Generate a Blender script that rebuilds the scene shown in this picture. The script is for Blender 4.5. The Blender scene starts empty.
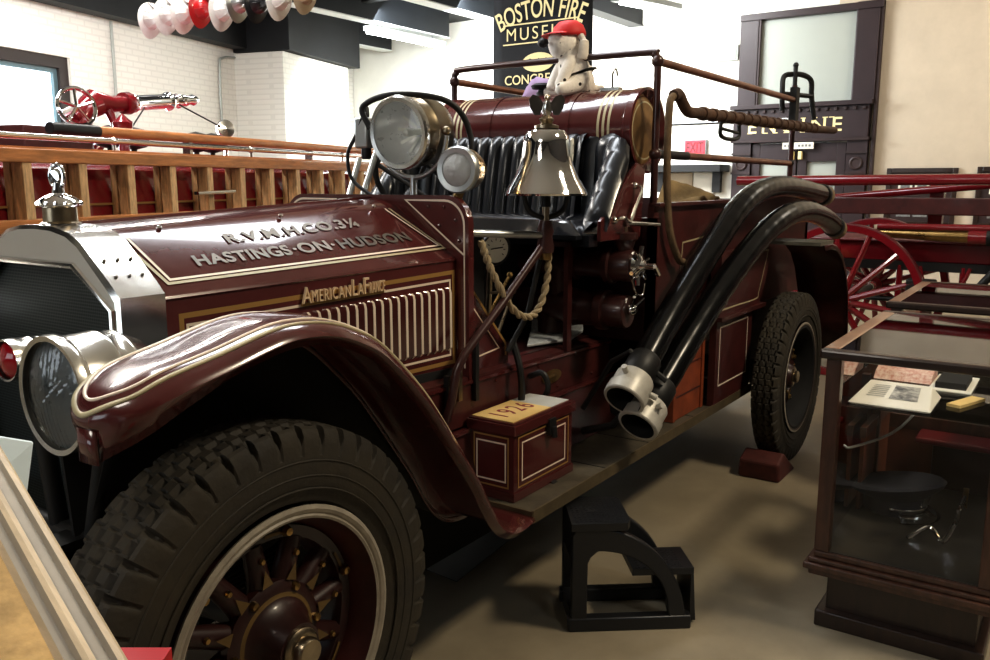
import bpy, bmesh, math, random
from math import sin, cos, pi, radians, sqrt, atan2
from mathutils import Vector, Matrix
random.seed(7)
V = Vector
SC = bpy.context.scene
COL = SC.collection

# ------------------------------------------------------------------ materials
M = {}
def mat(name, col, rough=0.5, metal=0.0, coat=0.0, noise=0.0, nscale=8.0, bump=0.0, bscale=60.0,
        col2=None, emit=0.0, spec=0.5, rvar=0.0, stretch=None):
    m = bpy.data.materials.new(name); m.use_nodes = True
    nt = m.node_tree; N = nt.nodes; L = nt.links
    b = N['Principled BSDF']
    b.inputs['Base Color'].default_value = (*col, 1)
    b.inputs['Roughness'].default_value = rough
    b.inputs['Metallic'].default_value = metal
    b.inputs['Coat Weight'].default_value = coat
    b.inputs['Coat Roughness'].default_value = 0.06
    b.inputs['Specular IOR Level'].default_value = spec
    if emit:
        b.inputs['Emission Color'].default_value = (*col, 1)
        b.inputs['Emission Strength'].default_value = emit
    if noise or bump or rvar:
        tc = N.new('ShaderNodeTexCoord'); mp = N.new('ShaderNodeMapping')
        if stretch: mp.inputs['Scale'].default_value = stretch
        L.new(tc.outputs['Object'], mp.inputs['Vector'])
    if noise or rvar:
        t = N.new('ShaderNodeTexNoise'); t.inputs['Scale'].default_value = nscale
        t.inputs['Detail'].default_value = 6; t.inputs['Roughness'].default_value = 0.65
        L.new(mp.outputs['Vector'], t.inputs['Vector'])
    if noise:
        c2 = col2 or tuple(c * (1 - noise) for c in col)
        r = N.new('ShaderNodeValToRGB')
        r.color_ramp.elements[0].position = 0.35; r.color_ramp.elements[1].position = 0.68
        r.color_ramp.elements[0].color = (*c2, 1); r.color_ramp.elements[1].color = (*col, 1)
        L.new(t.outputs['Fac'], r.inputs['Fac']); L.new(r.outputs['Color'], b.inputs['Base Color'])
    if rvar:
        mr = N.new('ShaderNodeMapRange')
        mr.inputs['To Min'].default_value = max(0.02, rough - rvar); mr.inputs['To Max'].default_value = rough + rvar
        L.new(t.outputs['Fac'], mr.inputs['Value']); L.new(mr.outputs['Result'], b.inputs['Roughness'])
    if bump:
        t2 = N.new('ShaderNodeTexNoise'); t2.inputs['Scale'].default_value = bscale; t2.inputs['Detail'].default_value = 4
        L.new(mp.outputs['Vector'], t2.inputs['Vector'])
        bp = N.new('ShaderNodeBump'); bp.inputs['Strength'].default_value = bump; bp.inputs['Distance'].default_value = 0.01
        L.new(t2.outputs['Fac'], bp.inputs['Height']); L.new(bp.outputs['Normal'], b.inputs['Normal'])
    M[name] = m
    return m
mat('maroon', (0.108, 0.022, 0.021), 0.2, coat=0.8, noise=0.25, nscale=5, rvar=0.08)
mat('maroon_dull', (0.085, 0.016, 0.014), 0.45, coat=0.1, noise=0.45, nscale=9, bump=0.05)
mat('maroon_deep', (0.03, 0.006, 0.006), 0.4, coat=0.2, noise=0.4, nscale=9)
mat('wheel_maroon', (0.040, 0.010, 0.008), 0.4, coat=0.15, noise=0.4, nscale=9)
mat('nickel', (0.72, 0.71, 0.68), 0.2, 1.0, rvar=0.1, nscale=14)
mat('nickel_satin', (0.55, 0.57, 0.57), 0.38, 1.0, rvar=0.1, nscale=20)
mat('chrome', (0.85, 0.85, 0.86), 0.06, 1.0)
mat('brass', (0.50, 0.33, 0.13), 0.3, 1.0, noise=0.4, nscale=12, rvar=0.12)
mat('aged_nickel', (0.42, 0.35, 0.25), 0.3, 1.0, noise=0.35, nscale=10, rvar=0.1)
mat('gold_stripe', (0.42, 0.25, 0.08), 0.45, 0.2)
mat('gold_dull', (0.20, 0.125, 0.04), 0.5, 0.2, noise=0.4)
mat('cream_stripe', (0.50, 0.44, 0.28), 0.4)
mat('white_stripe', (0.85, 0.74, 0.62), 0.4)
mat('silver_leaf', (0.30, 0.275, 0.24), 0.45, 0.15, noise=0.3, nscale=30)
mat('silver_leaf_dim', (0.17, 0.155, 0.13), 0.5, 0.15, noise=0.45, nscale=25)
mat('gold_leaf', (0.85, 0.72, 0.38), 0.5, 0.0)
mat('rubber', (0.028, 0.024, 0.019), 0.7, noise=0.5, nscale=6, col2=(0.045, 0.036, 0.022), bump=0.25, bscale=40)
mat('black_rubber_hose', (0.003, 0.003, 0.0033), 0.24, coat=0.0, spec=0.32, rvar=0.06, nscale=8)
mat('hose_grip', (0.33, 0.24, 0.14), 0.8, noise=0.4)
mat('leather', (0.010, 0.012, 0.016), 0.3, coat=0.2, bump=0.05, bscale=150)
mat('leather_gloss', (0.012, 0.013, 0.017), 0.16, coat=0.6)
mat('black_iron', (0.008, 0.008, 0.008), 0.5)
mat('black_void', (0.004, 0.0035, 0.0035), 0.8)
mat('black_plastic', (0.010, 0.010, 0.011), 0.38, bump=0.02, bscale=200)
mat('pole_brown', (0.12, 0.06, 0.033), 0.7, noise=0.5, nscale=14, bump=0.3, bscale=60)
mat('nickel_plate', (0.62, 0.60, 0.56), 0.42, 0.55, rvar=0.1, nscale=10)
mat('copper_pipe', (0.30, 0.125, 0.07), 0.35, 0.55, noise=0.5, nscale=10)
mat('pipe_maroon', (0.055, 0.016, 0.014), 0.35, coat=0.3, noise=0.3)
mat('tan_canvas', (0.20, 0.13, 0.07), 0.8, noise=0.5, nscale=14, bump=0.3, bscale=60)
mat('rope', (0.44, 0.35, 0.22), 0.9, noise=0.35, nscale=40, bump=0.3, bscale=200)
mat('tread_plate', (0.66, 0.70, 0.72), 0.4, 0.15, noise=0.35, nscale=60, bump=0.1)
mat('board_top', (0.125, 0.105, 0.072), 0.6, noise=0.5, nscale=7, bump=0.1)
mat('board_edge', (0.20, 0.155, 0.09), 0.5, 0.4, noise=0.4)
mat('card_yellow', (0.80, 0.58, 0.24), 0.6, noise=0.12)
mat('card_grey', (0.50, 0.50, 0.47), 0.5)
mat('ink_red', (0.25, 0.03, 0.03), 0.6)
mat('ink_black', (0.02, 0.02, 0.02), 0.6)
mat('white_dial', (0.92, 0.93, 0.86), 0.35)
mat('lens', (0.62, 0.64, 0.64), 0.16, 0.85, rvar=0.1, nscale=20)
mat('lens_mesh', (0.55, 0.57, 0.58), 0.45, 0.5, bump=0.4, bscale=350)
mat('red_lens', (0.35, 0.004, 0.012), 0.12, coat=0.6)
mat('radiator_core', (0.022, 0.028, 0.030), 0.55, 0.5, bump=0.0)
mat('orange_box', (0.34, 0.075, 0.024), 0.55, noise=0.45, nscale=8)
mat('chock_red', (0.10, 0.018, 0.012), 0.7, noise=0.4, nscale=15)
mat('red_plastic', (0.55, 0.02, 0.025), 0.35)
mat('red_paint', (0.20, 0.008, 0.014), 0.22, coat=0.7, rvar=0.08)
mat('red_paint_dull', (0.15, 0.010, 0.014), 0.45, coat=0.2, noise=0.3)
mat('gold_line', (0.30, 0.17, 0.06), 0.5, 0.2)
mat('ladder_wood', (0.56, 0.23, 0.075), 0.4, coat=0.3, noise=0.45, nscale=5, stretch=(1, 1, 8))
mat('rung_wood', (0.76, 0.49, 0.25), 0.5, noise=0.5, nscale=10, stretch=(6, 6, 1))
mat('dark_wood', (0.034, 0.016, 0.010), 0.35, coat=0.25, noise=0.5, nscale=6, stretch=(6, 6, 1))
mat('case_wood', (0.085, 0.034, 0.019), 0.35, coat=0.3, noise=0.5, nscale=7, stretch=(5, 5, 1))
mat('case_top_wood', (0.30, 0.17, 0.10), 0.35, coat=0.4, noise=0.35, nscale=8)
mat('plum_paint', (0.034, 0.018, 0.021), 0.45, noise=0.25, nscale=4)
mat('plum_brown', (0.040, 0.020, 0.020), 0.5, noise=0.35, nscale=5)
mat('panel_white', (0.36, 0.38, 0.35), 0.6)
mat('paper', (0.74, 0.71, 0.64), 0.7)
mat('paper_blue', (0.74, 0.86, 0.93), 0.6)
mat('photo_grey', (0.28, 0.28, 0.28), 0.5, noise=0.6, nscale=40)
mat('pink_print', (0.52, 0.22, 0.17), 0.6, noise=0.6, nscale=60, col2=(0.75, 0.6, 0.52))
mat('navy_cloth', (0.016, 0.018, 0.030), 0.8, bump=0.1, bscale=200)
mat('frame_beige', (0.72, 0.58, 0.40), 0.5, noise=0.3, nscale=4, stretch=(14, 2, 2))
mat('frame_groove', (0.48, 0.43, 0.36), 0.55, noise=0.25, nscale=4)
mat('cork', (0.62, 0.42, 0.19), 0.9, noise=0.5, nscale=14, bump=0.2)
mat('banner_black', (0.004, 0.0045, 0.006), 0.75, noise=0.3, nscale=3)
mat('plush', (0.86, 0.79, 0.70), 0.95, noise=0.2, nscale=12, bump=0.35, bscale=90)
mat('plush_black', (0.012, 0.012, 0.013), 0.6)
mat('cap_red', (0.62, 0.03, 0.03), 0.6)
mat('lavender', (0.55, 0.40, 0.62), 0.8, bump=0.3, bscale=12)
mat('exit_red', (0.62, 0.03, 0.05), 0.4, emit=0.25)
mat('exit_letters', (0.12, 0.004, 0.01), 0.4)
mat('helmet_white', (0.82, 0.81, 0.79), 0.45, noise=0.2, nscale=12)
mat('helmet_red', (0.40, 0.012, 0.015), 0.3, coat=0.4)
mat('helmet_black', (0.012, 0.012, 0.014), 0.3, coat=0.4)
mat('helmet_tan', (0.45, 0.36, 0.25), 0.5)
mat('helmet_inner', (0.42, 0.38, 0.37), 0.8, noise=0.3)
mat('ceiling_dark', (0.010, 0.011, 0.013), 0.6, noise=0.3, nscale=3)
mat('beam_dark', (0.008, 0.010, 0.013), 0.5, noise=0.3, nscale=3)
mat('beam_flange', (0.55, 0.57, 0.56), 0.5)
mat('ceiling_white', (0.70, 0.67, 0.58), 0.8)
mat('conduit', (0.42, 0.44, 0.42), 0.4, 0.4)
mat('window_brown', (0.035, 0.026, 0.024), 0.5)
mat('window_blue', (0.10, 0.16, 0.18), 0.4)
mat('daylight_pane', (0.80, 0.92, 1.0), 0.3, emit=3.2)
mat('reflection_glow', (0.85, 0.93, 1.0), 0.3, emit=2.2)  # glow of the panel added for reflections
mat('tube_light', (0.95, 1.0, 1.0), 0.3, emit=14.0)
mat('fixture_grey', (0.30, 0.33, 0.34), 0.45)
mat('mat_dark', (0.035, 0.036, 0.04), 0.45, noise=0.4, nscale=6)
mat('vent_grey', (0.42, 0.43, 0.40), 0.5)
mat('amber', (0.7, 0.25, 0.04), 0.3, emit=0.3)
mat('gold_face', (0.40, 0.24, 0.10), 0.4, 0.55, noise=0.55, nscale=6, rvar=0.12)

def finish_floor():
    m = mat('floor_concrete', (0.33, 0.275, 0.19), 0.5, noise=0.3, nscale=1.6, rvar=0.12, bump=0.04, bscale=25)
    return m
finish_floor()

def brick(name, col, sx, strength):
    m = bpy.data.materials.new(name); m.use_nodes = True
    nt = m.node_tree; N = nt.nodes; L = nt.links; b = N['Principled BSDF']
    b.inputs['Roughness'].default_value = 0.55
    tc = N.new('ShaderNodeTexCoord'); mp = N.new('ShaderNodeMapping')
    mp.inputs['Rotation'].default_value = (radians(90), 0, 0)
    L.new(tc.outputs['Object'], mp.inputs['Vector'])
    br = N.new('ShaderNodeTexBrick'); br.inputs['Scale'].default_value = sx
    br.inputs['Color1'].default_value = (*col, 1); br.inputs['Color2'].default_value = (*[c * 0.975 for c in col], 1)
    br.inputs['Mortar'].default_value = (*[c * 0.90 for c in col], 1)
    br.inputs['Mortar Size'].default_value = 0.012; br.inputs['Brick Width'].default_value = 0.22; br.inputs['Row Height'].default_value = 0.075
    L.new(mp.outputs['Vector'], br.inputs['Vector']); L.new(br.outputs['Color'], b.inputs['Base Color'])
    bp = N.new('ShaderNodeBump'); bp.inputs['Strength'].default_value = strength; bp.inputs['Distance'].default_value = 0.01; bp.invert = True
    L.new(br.outputs['Fac'], bp.inputs['Height']); L.new(bp.outputs['Normal'], b.inputs['Normal'])
    M[name] = m
brick('brick_white', (0.76, 0.745, 0.70), 1.0, 0.3)
mat('plaster_falloff', (0.60, 0.52, 0.42), 0.8, noise=0.10, nscale=2.5)  # darker, warmer copy of the white plaster, carries light falloff
mat('plaster_dark', (0.10, 0.085, 0.07), 0.8, noise=0.2, nscale=2.5)
mat('plaster_white', (0.80, 0.78, 0.72), 0.8, noise=0.06, nscale=2.5)
def core_mat():
    m = M['radiator_core']; nt = m.node_tree; N = nt.nodes; L = nt.links; b = N['Principled BSDF']
    tc = N.new('ShaderNodeTexCoord')
    mp = N.new('ShaderNodeMapping'); mp.inputs['Rotation'].default_value = (0, radians(90), 0)
    L.new(tc.outputs['Object'], mp.inputs['Vector'])
    v = N.new('ShaderNodeTexVoronoi'); v.inputs['Scale'].default_value = 120; v.inputs['Randomness'].default_value = 0.0
    L.new(mp.outputs['Vector'], v.inputs['Vector'])
    r = N.new('ShaderNodeValToRGB'); r.color_ramp.elements[0].position = .25; r.color_ramp.elements[1].position = .6
    r.color_ramp.elements[0].color = (0.006, 0.008, 0.009, 1); r.color_ramp.elements[1].color = (0.07, 0.085, 0.085, 1)
    L.new(v.outputs['Distance'], r.inputs['Fac']); L.new(r.outputs['Color'], b.inputs['Base Color'])
core_mat()
def glass_mat():
    m = bpy.data.materials.new('clear_glass'); m.use_nodes = True
    nt = m.node_tree; N = nt.nodes; L = nt.links
    N.remove(N['Principled BSDF'])
    out = N['Material Output']
    tr = N.new('ShaderNodeBsdfTransparent'); tr.inputs['Color'].default_value = (0.985, 0.99, 0.985, 1)
    gl = N.new('ShaderNodeBsdfGlossy'); gl.inputs['Roughness'].default_value = 0.02
    fr = N.new('ShaderNodeFresnel'); fr.inputs['IOR'].default_value = 1.5
    mx = N.new('ShaderNodeMixShader')
    L.new(fr.outputs['Fac'], mx.inputs['Fac']); L.new(tr.outputs['BSDF'], mx.inputs[1]); L.new(gl.outputs['BSDF'], mx.inputs[2])
    L.new(mx.outputs['Shader'], out.inputs['Surface'])
    M['clear_glass'] = m
glass_mat()

# ------------------------------------------------------------------ mesh builder
class MB:
    def __init__(self, xf=None):
        self.v = []; self.f = []; self.m = []; self.xf = xf
    def p(self, co):
        co = V(co)
        if self.xf: co = self.xf @ co
        self.v.append(co); return len(self.v) - 1
    def face(self, idx, m): self.f.append(list(idx)); self.m.append(m)
    def poly(self, pts, m): self.face([self.p(q) for q in pts], m)
    def grid(self, rows, m, closed_u=False, closed_v=False, mf=None):
        """rows: list of lists of points"""
        ids = [[self.p(q) for q in r] for r in rows]
        nr, nc = len(ids), len(ids[0])
        for i in range(nr if closed_u else nr - 1):
            for j in range(nc if closed_v else nc - 1):
                a = ids[i][j]; b = ids[i][(j + 1) % nc]; c = ids[(i + 1) % nr][(j + 1) % nc]; d = ids[(i + 1) % nr][j]
                self.face([a, b, c, d], mf(i, j) if mf else m)
        return ids
    def box(self, x0, x1, y0, y1, z0, z1, m):
        P = [self.p(q) for q in ((x0,y0,z0),(x1,y0,z0),(x1,y1,z0),(x0,y1,z0),(x0,y0,z1),(x1,y0,z1),(x1,y1,z1),(x0,y1,z1))]
        for q in ((3,2,1,0),(4,5,6,7),(0,1,5,4),(1,2,6,5),(2,3,7,6),(3,0,4,7)): self.face([P[k] for k in q], m)
    def hexa(self, bottom, top, m):
        P = [self.p(q) for q in bottom] + [self.p(q) for q in top]; n = len(bottom)
        self.face(P[:n][::-1], m); self.face(P[n:], m)
        for i in range(n): self.face([P[i], P[(i+1) % n], P[n + (i+1) % n], P[n + i]], m)
    def prism(self, pts, d, m):
        """planar polygon pts extruded by vector d"""
        d = V(d); self.hexa(pts, [V(q) + d for q in pts], m)
    def bar(self, a, b, w, h, m, up=(0,0,1)):
        a = V(a); b = V(b); t = (b - a).normalized(); up = V(up)
        s = t.cross(up)
        if s.length < 1e-4: s = t.cross(V((0,1,0)))
        s.normalize(); u = s.cross(t)
        s *= w / 2; u *= h / 2
        self.hexa([a - s - u, a + s - u, a + s + u, a - s + u], [b - s - u, b + s - u, b + s + u, b - s + u], m)
    def tube(self, pts, r, m, n=10, closed=False, caps=True, mf=None):
        pts = [V(q) for q in pts]; k = len(pts)
        rr = r if isinstance(r, (list, tuple)) else [r] * k
        T = []
        for i in range(k):
            a = pts[(i - 1) % k] if (closed or i > 0) else pts[i]
            b = pts[(i + 1) % k] if (closed or i < k - 1) else pts[i]
            t = (b - a); T.append(t.normalized() if t.length > 1e-9 else V((0,0,1)))
        ref = V((0,0,1)) if abs(T[0].z) < 0.9 else V((1,0,0))
        nrm = T[0].cross(ref).normalized()
        rows = []
        for i in range(k):
            nrm = (nrm - T[i] * nrm.dot(T[i]))
            if nrm.length < 1e-6: nrm = T[i].orthogonal()
            nrm.normalize(); bn = T[i].cross(nrm)
            rows.append([pts[i] + (nrm * cos(2*pi*j/n) + bn * sin(2*pi*j/n)) * rr[i] for j in range(n)])
        ids = self.grid(rows, m, closed_u=closed, closed_v=True, mf=mf)
        if caps and not closed:
            self.face(ids[0][::-1], mf(0, 0) if mf else m); self.face(ids[-1], mf(k - 2, 0) if mf else m)
    def lathe(self, prof, o, axis, m, n=32, mf=None, disp=None, ref=None, a0=0.0, a1=None):
        """prof: list of (r, t) along axis"""
        o = V(o); ax = V(axis).normalized()
        rf = V(ref) if ref else (V((0,0,1)) if abs(ax.z) < 0.9 else V((1,0,0)))
        e1 = (rf - ax * rf.dot(ax)).normalized(); e2 = ax.cross(e1)
        full = a1 is None
        if full: a1 = a0 + 2 * pi
        cnt = n if full else n + 1
        rows = []
        for (i, (r, t)) in enumerate(prof):
            row = []
            for j in range(cnt):
                a = a0 + (a1 - a0) * j / n
                q = r + (disp(i, j, a) if disp else 0)
                row.append(o + ax * t + (e1 * cos(a) + e2 * sin(a)) * q)
            rows.append(row)
        self.grid(rows, m, closed_v=full, mf=mf)
    def ball(self, c, r, m, n=12, sc=(1,1,1)):
        c = V(c); rows = []
        for i in range(n // 2 + 1):
            th = pi * i / (n // 2)
            rows.append([c + V((sin(th)*cos(2*pi*j/n)*r*sc[0], sin(th)*sin(2*pi*j/n)*r*sc[1], cos(th)*r*sc[2])) for j in range(n)])
        self.grid(rows, m, closed_v=True)
    def ribbon(self, pts, nrms, w, m, off=0.0012, closed=False):
        pts = [V(q) for q in pts]; k = len(pts); L = []; R = []
        for i in range(k):
            a = pts[(i-1) % k] if (closed or i > 0) else pts[i]
            b = pts[(i+1) % k] if (closed or i < k-1) else pts[i]
            nn = V(nrms[i] if isinstance(nrms, list) else nrms).normalized()
            d1 = (pts[i] - a); d2 = (b - pts[i])
            t = ((d1.normalized() if d1.length > 1e-9 else V()) + (d2.normalized() if d2.length > 1e-9 else V())).normalized()
            s = t.cross(nn).normalized()
            sc = 1.0
            if d1.length > 1e-9 and d2.length > 1e-9:
                c = t.dot(d2.normalized()); sc = 1 / max(c, 0.5)
            L.append(pts[i] + s * w / 2 * sc + nn * off); R.append(pts[i] - s * w / 2 * sc + nn * off)
        self.grid([L, R], m, closed_v=closed)
    def text(self, s, fn, m, size=1.0, extrude=0.0, bold=0.0, width=None, height=None, align='LEFT', spacing=1.0):
        """fn maps text-plane (x, y, z) to a point; width/height rescale to an exact box with origin bottom-left"""
        c = bpy.data.curves.new('txt', 'FONT'); c.body = s; c.size = size; c.align_x = align; c.extrude = extrude; c.offset = bold
        c.space_character = spacing
        o = bpy.data.objects.new('txt', c); COL.objects.link(o)
        dg = bpy.context.evaluated_depsgraph_get(); dg.update()
        me = o.evaluated_get(dg).to_mesh()
        vs = [v.co.copy() for v in me.vertices]; fs = [list(p.vertices) for p in me.polygons]
        o.evaluated_get(dg).to_mesh_clear()
        bpy.data.objects.remove(o); bpy.data.curves.remove(c)
        if not vs: return
        if width:
            x0 = min(v.x for v in vs); x1 = max(v.x for v in vs); y0 = min(v.y for v in vs); y1 = max(v.y for v in vs)
            h = height or (y1 - y0) * width / (x1 - x0)
            for v in vs:
                v.x = (v.x - x0) / (x1 - x0) * width; v.y = (v.y - y0) / (y1 - y0) * h
        ids = [self.p(fn(v.x, v.y, v.z)) for v in vs]
        for f in fs: self.face([ids[k] for k in f], m)
    def build(self, name, parent=None, flat=False, bevel=0.0, ang=38, wn=False, solid=0.0, fix=True):
        me = bpy.data.meshes.new(name)
        off = V((0,0,0))
        if parent is not None:
            off = world_loc(parent)
        me.from_pydata([tuple(v - off) for v in self.v], [], self.f)
        names = []
        for k in self.m:
            if k not in names: names.append(k)
        for k in names: me.materials.append(M[k])
        for i, p in enumerate(me.polygons): p.material_index = names.index(self.m[i])
        if fix:
            bm = bmesh.new(); bm.from_mesh(me)
            bmesh.ops.recalc_face_normals(bm, faces=bm.faces)
            bm.to_mesh(me); bm.free()
        if not flat:
            for p in me.polygons: p.use_smooth = True
            me.set_sharp_from_angle(angle=radians(ang))
        o = bpy.data.objects.new(name, me); COL.objects.link(o)
        if parent is not None: o.parent = parent
        if solid:
            s = o.modifiers.new('solid', 'SOLIDIFY'); s.thickness = solid; s.offset = 0
        if bevel:
            b = o.modifiers.new('bev', 'BEVEL'); b.width = bevel; b.segments = 2; b.limit_method = 'ANGLE'; b.angle_limit = radians(40)
        return o
def world_loc(o):
    l = V(o.location)
    while o.parent is not None:
        o = o.parent; l = l + V(o.location)
    return l
def tag(o, label, cat, group=None, kind=None):
    if kind: o['kind'] = kind
    if label: o['label'] = label
    if cat: o['category'] = cat
    if group: o['group'] = group
    return o
def thing(name, label, cat, loc=(0,0,0), group=None):
    o = bpy.data.objects.new(name, None); COL.objects.link(o); o.location = loc
    o.empty_display_size = 0.1
    return tag(o, label, cat, group)
def struct(mb, name, **k):
    o = mb.build(name, **k); o['kind'] = 'structure'; return o
def lbl(o, s): o['label'] = s; return o
def arc(c, u, w, r, a0, a1, n):
    c = V(c); u = V(u); w = V(w)
    return [c + (u * cos(a0 + (a1 - a0) * i / n) + w * sin(a0 + (a1 - a0) * i / n)) * r for i in range(n + 1)]
def bez(p, n=8):
    """Catmull-Rom through points"""
    p = [V(q) for q in p]; out = []
    for i in range(len(p) - 1):
        a = p[i-1] if i > 0 else p[i] * 2 - p[i+1]; b = p[i]; c = p[i+1]; d = p[i+2] if i + 2 < len(p) else p[i+1] * 2 - p[i]
        for k in range(n):
            t = k / n
            out.append(0.5 * ((2*b) + (c - a) * t + (2*a - 5*b + 4*c - d) * t*t + (3*b - a - 3*c + d) * t**3))
    out.append(p[-1]); return out
def dup(root, loc, label=None, group=None):
    r = root.copy(); COL.objects.link(r); r.location = loc
    if label: r['label'] = label
    if group: r['group'] = group
    for ch in root.children:
        c = ch.copy(); COL.objects.link(c); c.parent = r
        for g in ch.children:
            d = g.copy(); COL.objects.link(d); d.parent = c
    return r
def wrap(fn): return fn
def rect_loop(fn, u0, u1, v0, v1):
    return [fn(u0, v0), fn(u1, v0), fn(u1, v1), fn(u0, v1)]

# ------------------------------------------------------------------ camera
H = 1.55
yaw = radians(34.7); pit = radians(9.87)
fwd = V((cos(yaw) * cos(pit), sin(yaw) * cos(pit), -sin(pit)))
cam = bpy.data.cameras.new('camera'); co = bpy.data.objects.new('camera', cam); COL.objects.link(co)
co.location = (0, 0, H); co.rotation_euler = fwd.to_track_quat('-Z', 'Y').to_euler()
cam.sensor_width = 36; cam.lens = 36 * 850 / 990; cam.clip_start = 0.05; cam.clip_end = 100
SC.camera = co

# rotated frame of the left wall and the ladder truck
RA = radians(16.1)
RX = Matrix.Rotation(RA, 4, 'Z')     # local x = along the wall (s), local y = distance to the left (n)
def R(s, n, z): return RX @ V((s, n, z))

#@@ROOM
# ------------------------------------------------------------------ the room
b = MB(); b.box(-6, 14, -6, 14, -0.1, 0, 'floor_concrete'); struct(b, 'floor', flat=True)
b = MB()
b.poly([(12.4, -5, 0), (12.4, 3.0, 0), (12.4, 3.0, 5.3), (12.4, -5, 5.3)], 'plaster_falloff')  # light falloff on the right of the wall put into the plaster colour
b.poly([(12.4, 3.0, 0), (12.4, 12.6, 0), (12.4, 12.6, 5.3), (12.4, 3.0, 5.3)], 'plaster_white')
struct(b, 'wall_back', flat=True, fix=False)
# left wall with a window opening (local frame x=s, y=n)
def left_wall():
    b = MB()
    w0, w1, wz0, wz1 = 5.4, 8.2, 1.15, 2.98
    def q(s0, s1, z0, z1): b.poly([(s0, 0, z0), (s1, 0, z0), (s1, 0, z1), (s0, 0, z1)], 'brick_white')
    q(-6, w0, 0, 5.3); q(w1, 15.2, 0, 5.3); q(w0, w1, 0, wz0); q(w0, w1, wz1, 5.3)
    for (a, c) in (((w0, wz0), (w0, wz1)), ((w1, wz0), (w1, wz1)), ((w0, wz1), (w1, wz1)), ((w0, wz0), (w1, wz0))):
        b.poly([(a[0], 0, a[1]), (c[0], 0, c[1]), (c[0], 0.25, c[1]), (a[0], 0.25, a[1])], 'plaster_white')
    o = struct(b, 'wall_left', flat=True)
    o.matrix_world = RX @ Matrix.Translation((0, 8, 0))
    f = MB()
    def ring(a, t, y0, y1, m):
        s0, s1, z0, z1 = w0 + a, w1 - a, wz0 + a, wz1 - a
        f.box(s0, s0 + t, y0, y1, z0, z1, m); f.box(s1 - t, s1, y0, y1, z0, z1, m)
        f.box(s0 + t, s1 - t, y0, y1, z1 - t, z1, m); f.box(s0 + t, s1 - t, y0, y1, z0, z0 + t, m)
    ring(0.0, 0.13, 0.04, 0.2, 'window_brown'); ring(0.13, 0.055, 0.08, 0.17, 'window_blue')
    f.box((w0 + w1)/2 - 0.03, (w0 + w1)/2 + 0.03, 0.09, 0.16, wz0 + 0.18, wz1 - 0.18, 'window_blue')
    g = MB(); g.box(w0 + 0.18, w1 - 0.18, 0.125, 0.135, wz0 + 0.18, wz1 - 0.18, 'daylight_pane')
    w = struct(f, 'window_1', flat=True); w.matrix_world = RX @ Matrix.Translation((0, 8, 0))
    p = g.build('glow_pane', None, flat=True); p.parent = w
left_wall()
b = MB(RX); b.box(11.4, 13.4, 7.15, 7.995, 0, 3.46, 'brick_white'); struct(b, 'wall_pier', flat=True)
b = MB(); b.box(-6, 14, 5.3, 14, 4.3, 4.4, 'ceiling_dark')
b.box(-6, 14, -6, 5.3, 5.2, 5.3, 'ceiling_white'); b.box(-6, 14, 5.28, 5.3, 4.3, 5.2, 'ceiling_white')
struct(b, 'ceiling', flat=True)
b = MB(); b.poly([(-5.8, -5, 0), (-5.8, 14, 0), (-5.8, 14, 5.3), (-5.8, -5, 5.3)], 'plaster_dark'); struct(b, 'wall_rear', flat=True)
b = MB(); b.poly([(-5.8, -5, 0), (12.4, -5, 0), (12.4, -5, 5.3), (-5.8, -5, 5.3)], 'plaster_dark'); struct(b, 'wall_right', flat=True)
b = MB(); b.box(-5.79, -5.74, 2.0, 6.0, 1.0, 3.2, 'window_brown'); struct(b, 'added_glow_panel', flat=True)  # added glowing panel behind the camera, mirrored in the nickel
b = MB()
for k in range(3): b.box(-5.745, -5.735, 2.1 + k * 1.3, 3.3 + k * 1.3, 1.1, 3.1, 'reflection_glow')
b.build('glow_pane', None, flat=True).parent = bpy.data.objects['added_glow_panel']
for i, (y, x0, x1) in enumerate(((10.75, -2, 12.1), (9.05, -4, 11.6), (7.5, -5, 12.38), (5.95, -5, 12.38))):
    b = MB()
    b.box(x0, x1, y - 0.10, y + 0.10, 3.9, 4.3, 'beam_dark')
    b.box(x0, x1, y - 0.12, y + 0.12, 3.885, 3.90, 'beam_flange' if i < 3 else 'beam_dark')
    struct(b, 'trim_ceiling_beam' if i == 0 else 'trim_ceiling_beam.%03d' % i, flat=True)
b = MB()
for x in (1.5, 4.2, 6.9, 9.6): b.box(x - 0.07, x + 0.07, 5.6, 11.5, 4.12, 4.3, 'beam_dark')
struct(b, 'trim_ceiling_joists', flat=True)
b = MB(RX); b.box(-3, 11.4, 7.75, 7.99, 3.52, 4.3, 'ceiling_dark'); b.box(11.38, 13.6, 7.02, 7.99, 3.47, 4.3, 'ceiling_dark'); struct(b, 'trim_wall_beam', flat=True)
# conduits on the brick
b = MB(RX); b.tube([(8.87, 7.97, 0.5), (8.87, 7.97, 3.5)], 0.018, 'conduit', 8); 
tag(b.build('conduit_pipe'), 'grey vertical conduit on white brick wall beside the window', 'pipe')
b = MB(RX); b.tube(bez([(11.2, 7.97, 0.8), (11.0, 7.97, 2.2), (11.0, 7.97, 3.2), (11.08, 7.97, 3.35), (11.38, 7.97, 3.4)], 6), 0.018, 'conduit', 8)
tag(b.build('conduit_pipe'), 'grey conduit bending at its top into the white corner pier', 'pipe')

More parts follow.
